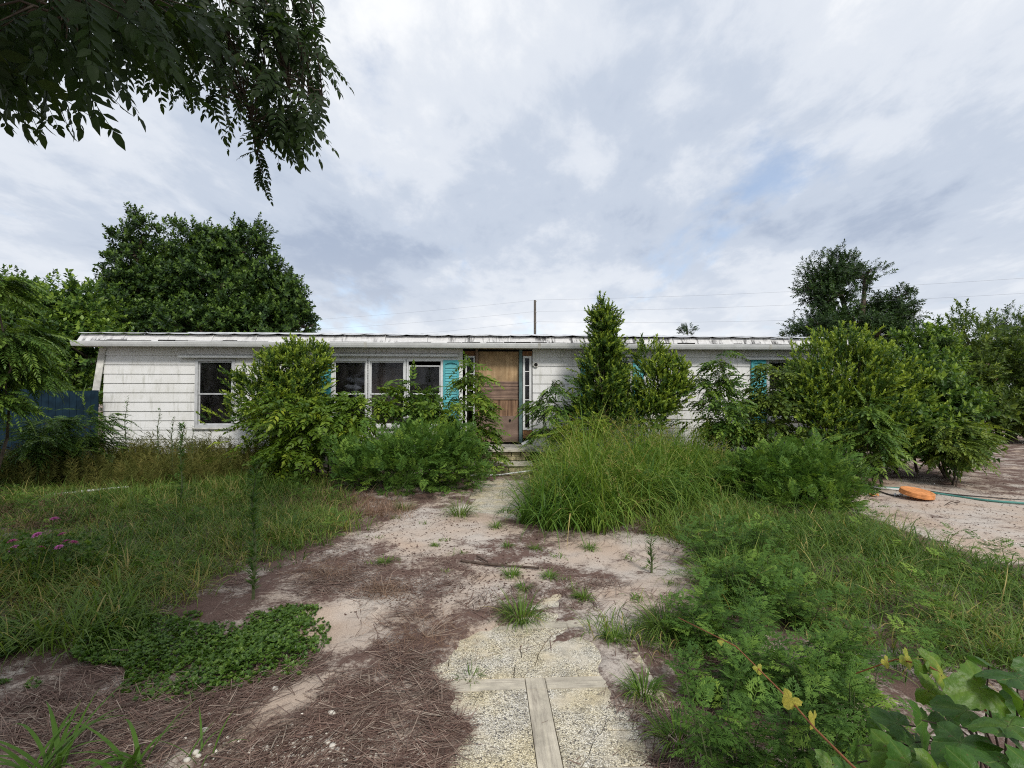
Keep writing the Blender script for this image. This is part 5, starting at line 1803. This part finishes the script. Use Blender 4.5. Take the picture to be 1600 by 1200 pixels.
# wide-bladed grass in the bottom left corner
g = rng(520)
for i, (px, py, L, nb, lab) in enumerate([(70, 1225, 0.42, 22, 'broad-bladed grass at the bottom left corner'), (215, 1215, 0.34, 16, 'broad-bladed grass right of the one in the corner'), (320, 1190, 0.26, 9, 'thin drooping grass before the white pebbles')]):
    c = gp(px, py)
    b3 = np.array([c[0], c[1], gz(c[0], c[1])])
    a_ = g.uniform(0, 6.283, nb)
    zc = unit(np.stack([np.cos(a_) * 0.5, np.sin(a_) * 0.5, np.ones(nb)], 1))
    yc = np.stack([np.cos(a_), np.sin(a_), np.zeros(nb)], 1)
    xc = unit(np.cross(yc, zc)); yc = np.cross(zc, xc)
    rot = np.stack([xc, yc, zc], -1)
    t = thing('broad_grass', lab, 'grass tuft', b3, 0, 'broad-bladed grasses in the left corner')
    for k in range(nb):
        bl = [b for b in (0.8, 1.3, 1.9)][k % 3]
        me = bpy.data.meshes.get('broad_blade_%d' % (k % 3))
        if me is None:
            T = t_blade(bl, 8, 0.4)
            me = rawmesh('broad_blade_%d' % (k % 3), [T.v, T.loops, T.tot, np.full(len(T.v), 0.25)], M['grass_lush'], smooth=True)
        o = link('blade', me, t)
        s_ = L * g.uniform(0.6, 1.1)
        w_ = 0.021 * g.uniform(0.6, 1.1) * (0.5 if i == 2 else 1)
        o.matrix_local = Matrix.Translation((g.normal(0, 0.025), g.normal(0, 0.025), -0.01)) @ Matrix(rot[k].tolist()).to_4x4() @ Matrix.Diagonal((w_, s_, s_, 1))

# ------------------------------------------------------------------ the near tree, its branches hang into the top left
g = rng(600)
tb = np.array([-4.6, 1.3, 0.0])
near = thing('overhanging_tree', 'tree whose dark leafy branches hang into the top left corner', 'tree', tb)
OVH = [  # (outline in the photo, metres ahead, how many leaves, leaf length)
    ([(-60, -90), (60, -90), (150, -90), (205, -10), (185, 30), (130, 65), (60, 80), (-60, 60)], (1.55, 2.1), 60, 0.36),
    ([(170, -60), (490, -60), (495, 60), (500, 130), (485, 185), (450, 205), (395, 190), (345, 165), (300, 115), (230, 80), (180, 40)], (3.1, 4.1), 380, 0.31),
    ([(-60, -60), (300, -60), (300, 40), (180, 60), (60, 90), (-60, 90)], (2.2, 3.1), 90, 0.38),
    ([(390, 190), (450, 190), (440, 210), (400, 215)], (3.3, 3.7), 22, 0.28)]
LP = []
for poly, (d0, d1), n, L in OVH:
    pl = np.array(poly, float)
    pts_ = g.uniform(pl.min(0), pl.max(0), (n * 4, 2))
    pts_ = pts_[inside(pl, pts_)][:n]
    for px, py in pts_:
        LP.append((px, py, g.uniform(d0, d1), L * g.uniform(0.75, 1.15)))
for k in range(7):                        # the single spray that hangs lowest
    LP.append((402 + g.normal(0, 3) + k * 1.2, 236 + k * 7, 3.45, 0.17))
br = MB()
trunk_top = tb + np.array([0.3, 0.3, 3.4])
br.tube([tb - (0, 0, 0.2), tb + (0.05, 0.1, 1.4), trunk_top], [0.17, 0.145, 0.12], 10)
LIMB = []
for ends in ([(-60, -160, 2.4), (60, -90, 2.0), (110, 30, 1.8)], [(40, -200, 3.0), (230, -40, 3.4), (330, 70, 3.6), (430, 130, 3.6), (505, 165, 3.6)], [(40, -200, 3.0), (240, -60, 3.4), (380, 10, 3.6), (490, 20, 3.7)],
             [(330, 70, 3.6), (390, 170, 3.5), (400, 240, 3.45)], [(330, 70, 3.6), (420, 115, 3.9), (470, 110, 4.0)], [(-60, -160, 2.4), (100, -60, 2.6), (220, 20, 2.7)]):
    pp = [at(*e) for e in ends]
    if len(LIMB) in (0, 1):
        pp = [trunk_top, (trunk_top + pp[0]) / 2 + np.array([0, 0, 0.25])] + pp
    r0 = 0.055 if len(LIMB) < 2 else 0.02
    br.tube(pp, [r0 * (1 - 0.85 * i / (len(pp) - 1)) for i in range(len(pp))], 6)
    LIMB.append(pp)
LV = np.array([p for l in LIMB for a_, b_ in zip(l[:-1], l[1:]) for p in np.linspace(a_, b_, 8)])
leaf_t = [t_pinnate(7 + s % 2, 0.23, 0.052, 0.18 + 0.10 * s, 610 + s, fine=True) for s in range(5)]
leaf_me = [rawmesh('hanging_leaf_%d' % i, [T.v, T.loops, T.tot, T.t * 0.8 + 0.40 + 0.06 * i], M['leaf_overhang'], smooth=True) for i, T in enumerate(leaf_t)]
items = []
for px, py, dd_, L in LP:
    tip = at(px, py, dd_)
    b_ = LV[np.argmin(((LV - tip) ** 2).sum(1))]
    away = tip - b_
    away = away / (np.linalg.norm(away) + 1e-6)
    d = unit(away * 0.55 + np.array([0.25, 0.0, -0.62]) + g.normal(0, 0.32, 3))
    items.append((tip, b_, d, L, dd_))
items.sort(key=lambda e: e[4])
rest = []
for i, (tip, b_, d, L, dd_) in enumerate(items):
    if np.linalg.norm(tip - b_) > 0.05:
        m = (tip + b_) / 2 + np.array([0, 0, 0.06])
        br.tube([b_, m, tip], [0.006, 0.004, 0.002], 4)
    R3 = frames(d[None], (np.array([0.1, -0.5, 0.8]) + g.normal(0, 0.35, 3))[None])[0]
    if i < 300:
        o = link('leaf', leaf_me[i % 5], near)
        o.matrix_local = Matrix.Translation(tuple(tip - tb)) @ Matrix(R3.tolist()).to_4x4() @ Matrix.Scale(L, 4)
    else:
        rest.append((tip, R3, L))
if rest:
    raw = scatter(leaf_t, g.integers(0, 5, len(rest)), np.array([r[0] for r in rest]), np.array([r[1] for r in rest]), np.array([r[2] for r in rest]), g.normal(0.5, 0.12, len(rest)))
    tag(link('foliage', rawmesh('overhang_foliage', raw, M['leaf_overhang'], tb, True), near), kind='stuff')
# rest of its crown, unseen overhead and behind, widened to shade the left ground
N = 2600
P = tb + np.array([0.9, -2.0, 4.8]) + unit(g.normal(size=(N, 3))) * (np.array([3.7, 3.2, 1.3]) * (0.5 + 0.5 * g.random((N, 1))))
keep = np.array([not (p[1] > 0.4 and abs(p[0]) < p[1] * 1.08 and p[2] - EYE < p[1] * 0.86) for p in P])
P = P[keep]
d = unit((P - tb - np.array([0, 0, 4.4])) + np.array([0, 0, -0.8]) + g.normal(0, 0.5, P.shape))
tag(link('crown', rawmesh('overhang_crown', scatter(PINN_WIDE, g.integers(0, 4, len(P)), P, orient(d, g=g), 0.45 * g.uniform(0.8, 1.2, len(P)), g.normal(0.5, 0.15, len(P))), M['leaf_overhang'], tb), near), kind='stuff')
for k in range(8):
    a_ = 6.283 * k / 8
    br.tube([trunk_top, trunk_top + np.array([math.cos(a_) * 0.9 + 0.4, math.sin(a_) * 0.7 - 0.9, 0.8]), trunk_top + np.array([math.cos(a_) * 2.6 + 1.2, math.sin(a_) * 2.0 - 2.1, 1.5])], [0.06, 0.035, 0.01], 6)
br.build('branches', M['bark'], near, True, off=tb)

# ------------------------------------------------------------------ grape vine, bottom right
g = rng(640)


def grape_leaf(seed):
    h = rng(seed)
    n = 34
    mb = MB()
    rim = []
    for k in range(n):
        t = -math.pi + 2 * math.pi * (k + 0.5) / n          # 0 = tip
        r = 0.52 + 0.13 * math.cos(3 * t) * (1 if abs(t) < 2.2 else 0.3) + 0.10 * math.cos(t)
        if abs(t) > 2.55:
            r *= 1 - 0.75 * (abs(t) - 2.55) / 0.6
        r *= 1.0 + (0.055 if k % 2 else -0.055) + h.normal(0, 0.02)
        x, y = r * math.sin(t), r * math.cos(t)
        zc = 0.10 * abs(x) - 0.30 * x * x - 0.16 * (y - 0.1) ** 2 + 0.035 * math.sin(5 * t + seed) + h.normal(0, 0.006)
        rim.append((x, y, zc))
    va = [min(abs(math.atan2(x, y) - c_) for c_ in (0, 0.95, -0.95, 1.95, -1.95)) for x, y, _ in rim]
    mid = [(0.55 * x, 0.55 * y, 0.10 * abs(0.55 * x) - 0.05 * (0.5 * y) ** 2 - (0.03 if a_ < 0.1 else -0.02)) for (x, y, _), a_ in zip(rim, va)]
    vs = [(0, -0.02, 0.0)] + mid + rim
    fs = [(0, 1 + k, 1 + (k + 1) % n) for k in range(n) if k != n - 1]
    fs += [(1 + k, 1 + n + k, 1 + n + (k + 1) % n, 1 + (k + 1) % n) for k in range(n) if k != n - 1]
    mb.add(vs, [f[::-1] for f in fs])
    mb.t = [0.12] + [0.10 if a_ < 0.1 else 0.0 for a_ in va] + [0.03 if a_ < 0.1 else -0.04 for a_ in va]
    return Tmpl(mb)


GT = [grape_leaf(650 + s) for s in range(4)]
GME = {}


def grape_me(k, tint):
    key = (k, round(tint, 2))
    if key not in GME:
        T = GT[k]
        GME[key] = rawmesh('grape_leaf', [T.v, T.loops, T.tot, T.t + tint], M['grape'], smooth=True)
    return GME[key]


vb = np.array([*gp(1560, 1330)[:2], 0.0])
vine = thing('grape_vine', 'broad-leaved green vine filling the bottom right corner', 'vine', vb)
vs_ = MB()
GL = [(1530, 1075, 1.25, 0.13, .55), (1470, 1055, 1.4, 0.12, .72), (1590, 1060, 1.2, 0.13, .25), (1440, 1125, 1.3, 0.12, .35), (1500, 1160, 1.15, 0.14, .3), (1575, 1135, 1.1, 0.12, .45), (1395, 1175, 1.25, 0.12, .5), (1420, 1195, 1.2, 0.11, .42),
      (1340, 1165, 1.35, 0.10, .35), (1360, 1195, 1.3, 0.09, .6), (1300, 1195, 1.35, 0.09, .5), (1560, 1190, 1.05, 0.11, .28), (1465, 1205, 1.1, 0.10, .55), (1600, 1180, 1.05, 0.11, .2), (1510, 1110, 1.3, 0.12, .4), (1400, 1130, 1.4, 0.10, .25),
      (1450, 1080, 1.45, 0.10, .62), (1380, 1150, 1.45, 0.10, .45), (1545, 1040, 1.4, 0.11, .3), (1600, 1100, 1.2, 0.12, .5), (1620, 1040, 1.3, 0.12, .3), (1270, 1205, 1.4, 0.07, .6), (1560, 1095, 1.35, 0.12, .35), (1330, 1215, 1.25, 0.1, .3),
      (1480, 1130, 1.35, 0.12, .25), (1430, 1160, 1.4, 0.11, .2), (1530, 1215, 1.0, 0.12, .35), (1625, 1215, 1.0, 0.12, .4)]
for i, (px, py, dd_, s_, ti) in enumerate(GL):
    c = at(px, py, dd_)
    n = unit(np.array([g.normal(0.0, 0.3), -0.55 + g.normal(0, 0.25), 0.8]))
    y = unit(np.cross(unit(g.normal(size=3)), n) + np.array([-0.3, -0.1, -0.5]))
    R3 = frames(y[None], n[None])[0]
    o = link('leaf', grape_me(i % 4, ti + 0.10), vine)
    o.matrix_local = Matrix.Translation(tuple(c - vb)) @ Matrix(R3.tolist()).to_4x4() @ Matrix.Scale(s_ * 0.84, 4)
    e = np.array([c[0] * 0.55 + vb[0] * 0.45 + g.normal(0, 0.05), c[1] * 0.7 + vb[1] * 0.3, 0.25 + 0.4 * c[2]])
    vs_.tube([e, (e + c) / 2 + np.array([0, 0, 0.03]), c], [0.003, 0.0025, 0.0018], 5)
    vs_.tube([(vb[0] + g.normal(0, 0.08), vb[1] + g.normal(0, 0.06), -0.02), e * np.array([1, 1, 0.5]), e], [0.005, 0.004, 0.003], 5)
vs_.build('stem', M['stem_dark'], vine, True, off=vb)
rb = MB()
for run in ([(1060, 965, 2.3), (1150, 1010, 2.0), (1185, 1045, 1.85), (1240, 1100, 1.6), (1275, 1140, 1.45), (1330, 1195, 1.25), (1380, 1240, 1.15)], [(1338, 1052, 1.75), (1400, 1030, 1.65), (1450, 1040, 1.55), (1500, 1070, 1.4), (1540, 1110, 1.25)]):
    rb.tube([at(*e) for e in run], [0.0022 + 0.0012 * k / len(run) for k in range(len(run))], 6)
tag(rb.build('runner', M['vine_red'], vine, True, off=vb), 'reddish brown vine runner')
for (px, py, dd_, s_, ti) in ((1236, 1092, 1.6, 0.045, 1.0), (1270, 1120, 1.5, 0.042, .95), (1184, 1044, 1.85, 0.028, .92), (1383, 1033, 1.66, 0.03, .95), (1415, 1028, 1.62, 0.048, .88), (1452, 1032, 1.55, 0.055, .68), (1127, 1004, 2.05, 0.02, .9), (1440, 1042, 1.55, 0.04, .6)):
    n = unit(np.array([g.normal(0, 0.4), -0.8, 0.45]))
    y = unit(np.cross(unit(g.normal(size=3)), n) + np.array([0.1, 0, -0.7]))
    o = link('leaf', grape_me(int(g.integers(0, 4)), ti), vine)
    o.matrix_local = Matrix.Translation(tuple(at(px, py, dd_) - vb)) @ Matrix(frames(y[None], n[None])[0].tolist()).to_4x4() @ Matrix.Scale(s_ * 1.15, 4)
    if ti > 0.85:
        tag(o, 'yellow vine leaf')

# ------------------------------------------------------------------ things on the sand
g = rng(700)
M['orange'] = plain('orange_plastic', (0.60, 0.245, 0.085), 0.65, 0.3, 0.3, 14)
M['hose'] = plain('hose_green', (0.075, 0.235, 0.20), 0.5, 0.4, 0.2, 8)
M['hose_dark'] = plain('hose_brown', (0.045, 0.038, 0.034), 0.6, 0.3, 0.2, 8)
M['pvc'] = plain('pvc', (0.62, 0.62, 0.60), 0.5, 0.35, 0.15, 8)
M['stone'] = plain('limestone', (0.62, 0.58, 0.51), 0.9, 0.15, 0.25, 30, bump=0.3)
M['stick'] = plain('stick', (0.085, 0.062, 0.05), 0.9, 0.1, 0.4, 20)
M['pole'] = plain('pole_wood', (0.10, 0.09, 0.08), 0.9, 0.1, 0.3, 8)
M['wire'] = plain('wire', (0.16, 0.16, 0.18), 0.7, 0.2, 0.1, 8)
c = gp(1432, 781)
b3 = np.array([c[0], c[1], gz(c[0], c[1])])
lid = thing('plastic_disc', 'round orange plastic disc lying tilted on the sand by the hose', 'disc', b3)
lm = MB()
prof = [(0.0, 0.112), (0.10, 0.113), (0.11, 0.108), (0.225, 0.109), (0.236, 0.118), (0.272, 0.119), (0.284, 0.110), (0.288, 0.060), (0.292, 0.055), (0.290, 0.02), (0.280, 0.02), (0.274, 0.098), (0.0, 0.098)]
n = 48
vs = [(r * math.cos(6.2832 * k / n), r * 0.92 * math.sin(6.2832 * k / n), z_) for r, z_ in prof for k in range(n)]
fs = [(j * n + k, j * n + (k + 1) % n, (j + 1) * n + (k + 1) % n, (j + 1) * n + k) for j in range(len(prof) - 1) for k in range(n)]
lo = lm.add(vs, [f[::-1] for f in fs]).build('shell', M['orange'], lid, False)
lo.rotation_euler = (R_(8), R_(5), 0)
lo.scale = (0.76, 0.80, 0.75)
lo.location = (0, 0, 0.045)


def ground_line(pix, lift):
    ps = []
    for x, y in pix:
        q = gp(x, y)
        ps.append((q[0], q[1], q[2] + gz(q[0], q[1]) + lift))
    return ps


def smooth_line(ps, m=6):
    ps = [np.array(p) for p in ps]
    outp = []
    for i in range(len(ps) - 1):
        p0, p1, p2, p3 = ps[max(i - 1, 0)], ps[i], ps[i + 1], ps[min(i + 2, len(ps) - 1)]
        for k in range(m):
            t = k / m
            outp.append(0.5 * (2 * p1 + (p2 - p0) * t + (2 * p0 - 5 * p1 + 4 * p2 - p3) * t * t + (3 * p1 - p0 - 3 * p2 + p3) * t ** 3))
    return outp + [ps[-1]]


tag(MB().tube(smooth_line(ground_line([(1345, 764), (1400, 765), (1455, 772), (1500, 778), (1545, 785), (1600, 790), (1680, 793)], 0.016)), 0.017, 8).build('garden_hose', M['hose'], None, True), 'teal green garden hose lying across the sand behind the orange disc', 'hose')
tag(MB().tube(smooth_line(ground_line([(1370, 770), (1400, 777), (1430, 768), (1480, 773), (1540, 778), (1620, 784), (1700, 783)], 0.012)), 0.012, 8).build('drip_hose', M['hose_dark'], None, True), 'dark thin hose running beside the teal garden hose', 'hose')
tag(MB().tube([*ground_line([(1340, 762), (1412, 769)], 0.018)], 0.018, 8).build('plastic_pipe', M['pvc'], None, True), 'pale plastic pipe end left of the orange disc', 'pipe')
tag(MB().tube(smooth_line(ground_line([(720, 886), (760, 889), (800, 892), (842, 895)], 0.018)), [0.012] * 10 + [0.010] * 9, 6).build('stick', M['stick'], None, True), 'dark fallen stick on the sand in the middle', 'stick')
tag(MB().tube(smooth_line(ground_line([(745, 880), (762, 887)], 0.03)), 0.008, 6).build('stick', M['stick'], None, True), 'short broken twig beside the dark fallen stick', 'stick')
tag(MB().tube(smooth_line(ground_line([(1478, 792), (1486, 788), (1494, 790), (1500, 788)], 0.02)), 0.006, 5).build('twig', M['stick'], None, True), 'little bent twig on the sand right of the orange disc', 'twig')
tag(MB().tube(smooth_line(ground_line([(55, 785), (110, 778), (160, 773), (205, 768)], 0.05)), 0.022, 6).build('fallen_pole', M['pvc'], None, True), 'pale grey pole lying in the weeds at the left', 'pole')


# white stones
def stone(seed):
    h = rng(seed)
    mb = MB()
    for i in range(5):
        for k in range(8):
            th = math.pi * (i + 0.0001 if i == 0 else (i - 0.0001 if i == 4 else i)) / 4
            r = 1 + h.normal(0, 0.09)
            mb.v.append((r * math.sin(th) * math.cos(k * math.pi / 4), r * 0.8 * math.sin(th) * math.sin(k * math.pi / 4), r * 0.62 * math.cos(th)))
            mb.t.append(0.5)
    mb.f = [(i * 8 + k, (i + 1) * 8 + k, (i + 1) * 8 + (k + 1) % 8, i * 8 + (k + 1) % 8) for i in range(4) for k in range(8)]
    return mb


STM = [stone(720 + s).mesh('stone', M['stone'], True) for s in range(4)]
ST = [(518, 1122, 9), (470, 1186, 7), (500, 1165, 6), (415, 1180, 8), (392, 1182, 6), (384, 1178, 5), (320, 1150, 8), (190, 1188, 8), (306, 1187, 9), (310, 1191, 6), (292, 1199, 8), (430, 1080, 7), (372, 1078, 5), (350, 1070, 5), (355, 1066, 4),
      (327, 1124, 4), (520, 1175, 10), (512, 1168, 8), (528, 1180, 7), (548, 1178, 6), (535, 1170, 6), (440, 1188, 5), (460, 1175, 5), (490, 1190, 6), (505, 1182, 6), (475, 1196, 6), (540, 1196, 7), (1188, 790, 4), (1455, 848, 4), (1500, 860, 4), (1540, 852, 4), (1360, 850, 4), (1112, 898, 4), (1440, 842, 4)]
for i, (px, py, r) in enumerate(ST):
    q = gp(px, py)
    o = link('stone', STM[i % 4])
    s_ = r * q[1] / F_PX * 0.78
    o.location = (q[0], q[1], gz(q[0], q[1]) + s_ * 0.35)
    o.scale = (s_, s_, s_)
    o.rotation_euler = (g.normal(0, 0.3), g.normal(0, 0.3), g.uniform(0, 6))
    if py > 1000:
        tag(o, 'small white stone on the brown litter in the left foreground', 'stone', 'white stones in the left foreground')
    else:
        tag(o, 'tiny pale stone on the ground on the right side of the yard', 'stone', 'pale stones on the right')
N = 800
p = np.stack([g.normal(0, 1, N), g.normal(0, 1, N)], 1)
cc = gp(500, 1180)[:2]
p = cc + p[:430] * np.array([0.20, 0.075])
p = np.concatenate([p, np.stack([g.uniform(4.0, 7.6, 160), g.uniform(4.9, 5.8, 160)], 1)])
N = len(p)
pos = np.concatenate([p, (ground_h(p[:, 0], p[:, 1]) + 0.002)[:, None]], 1)
o = stuff('gravel', 'scattered fine white gravel at the bottom left', 'gravel', [scatter([Tmpl(stone(730 + s)) for s in range(3)], g.integers(0, 3, N), pos, orient(unit(g.normal(size=(N, 3)))), np.abs(g.normal(0.005, 0.0025, N)) + 0.002, g.random(N))], 'stone')

# scraps
for i, (px, py, lab) in enumerate([(1403, 777, 'torn white plastic scrap against the orange disc'), (1365, 778, 'crumpled orange and white scrap left of the orange disc')]):
    q = gp(px, py)
    mb = MB()
    h = rng(740 + i)
    nn = 5
    vs = [(0.11 * (a / nn - 0.5) + h.normal(0, 0.008), 0.08 * (b / nn - 0.5) + h.normal(0, 0.008), 0.025 + h.normal(0, 0.014)) for b in range(nn + 1) for a in range(nn + 1)]
    mb.add(vs, [(b * (nn + 1) + a, b * (nn + 1) + a + 1, (b + 1) * (nn + 1) + a + 1, (b + 1) * (nn + 1) + a) for b in range(nn) for a in range(nn)])
    o = mb.build('scrap', M['pvc' if i == 0 else 'orange'], None, True)
    o.location = (q[0], q[1], gz(q[0], q[1]))
    tag(o, lab, 'scrap')

# ------------------------------------------------------------------ power line behind the house
pb = at(836, 600, 38)
zt = at(836, 469, 38)[2]
pole = thing('utility_pole', 'thin wooden utility pole behind the roof, near the middle', 'pole', (pb[0], pb[1], 0))
MB().tube([(0, 0, -0.5), (0, 0, zt)], [0.13, 0.095], 10).build('shaft', M['pole'], pole, True)
for j, z_ in enumerate((zt - 0.08, zt - 0.95, zt - 1.75)):
    MB().tube([(0.09, -0.09, z_ - 0.06), (0.09, -0.09, z_ + 0.05)], [0.04, 0.03], 8).build('insulator', M['pvc'], pole, True)
P0, P2, P3 = np.array([pb[0] + 0.09, pb[1] - 0.09]), np.array([48.0, 23.0]), np.array([-42.0, 52.0])
for z_, lab, drop in ((zt, 'topmost power line crossing the sky on the right', 0.0), (zt - 0.9, 'middle power line crossing the sky on the right', 0.0), (zt - 1.7, 'lowest power line crossing the sky on the right', 0.25)):
    ps = []
    for a_, b_ in ((P3, P0), (P0, P2)):
        for k in range(24):
            t = k / 24
            q = a_ + (b_ - a_) * t
            ps.append((q[0], q[1], z_ - 4 * (0.55 + drop) * t * (1 - t)))
    ps.append((*P2, z_))
    tag(MB().tube(ps, 0.0042, 4).build('power_line', M['wire'], None, True), lab, 'wire', 'power lines')
for q in (P2, P3):
    o = thing('utility_pole', 'utility pole to the right of the view' if q is P2 else 'utility pole behind the large dark tree', 'pole', (q[0], q[1], 0))
    MB().tube([(0, 0, -0.5), (0, 0, zt)], [0.13, 0.095], 10).build('shaft', M['pole'], o, True)
print('TRIS scattered', TRIS[0], 'objects', len(bpy.data.objects))
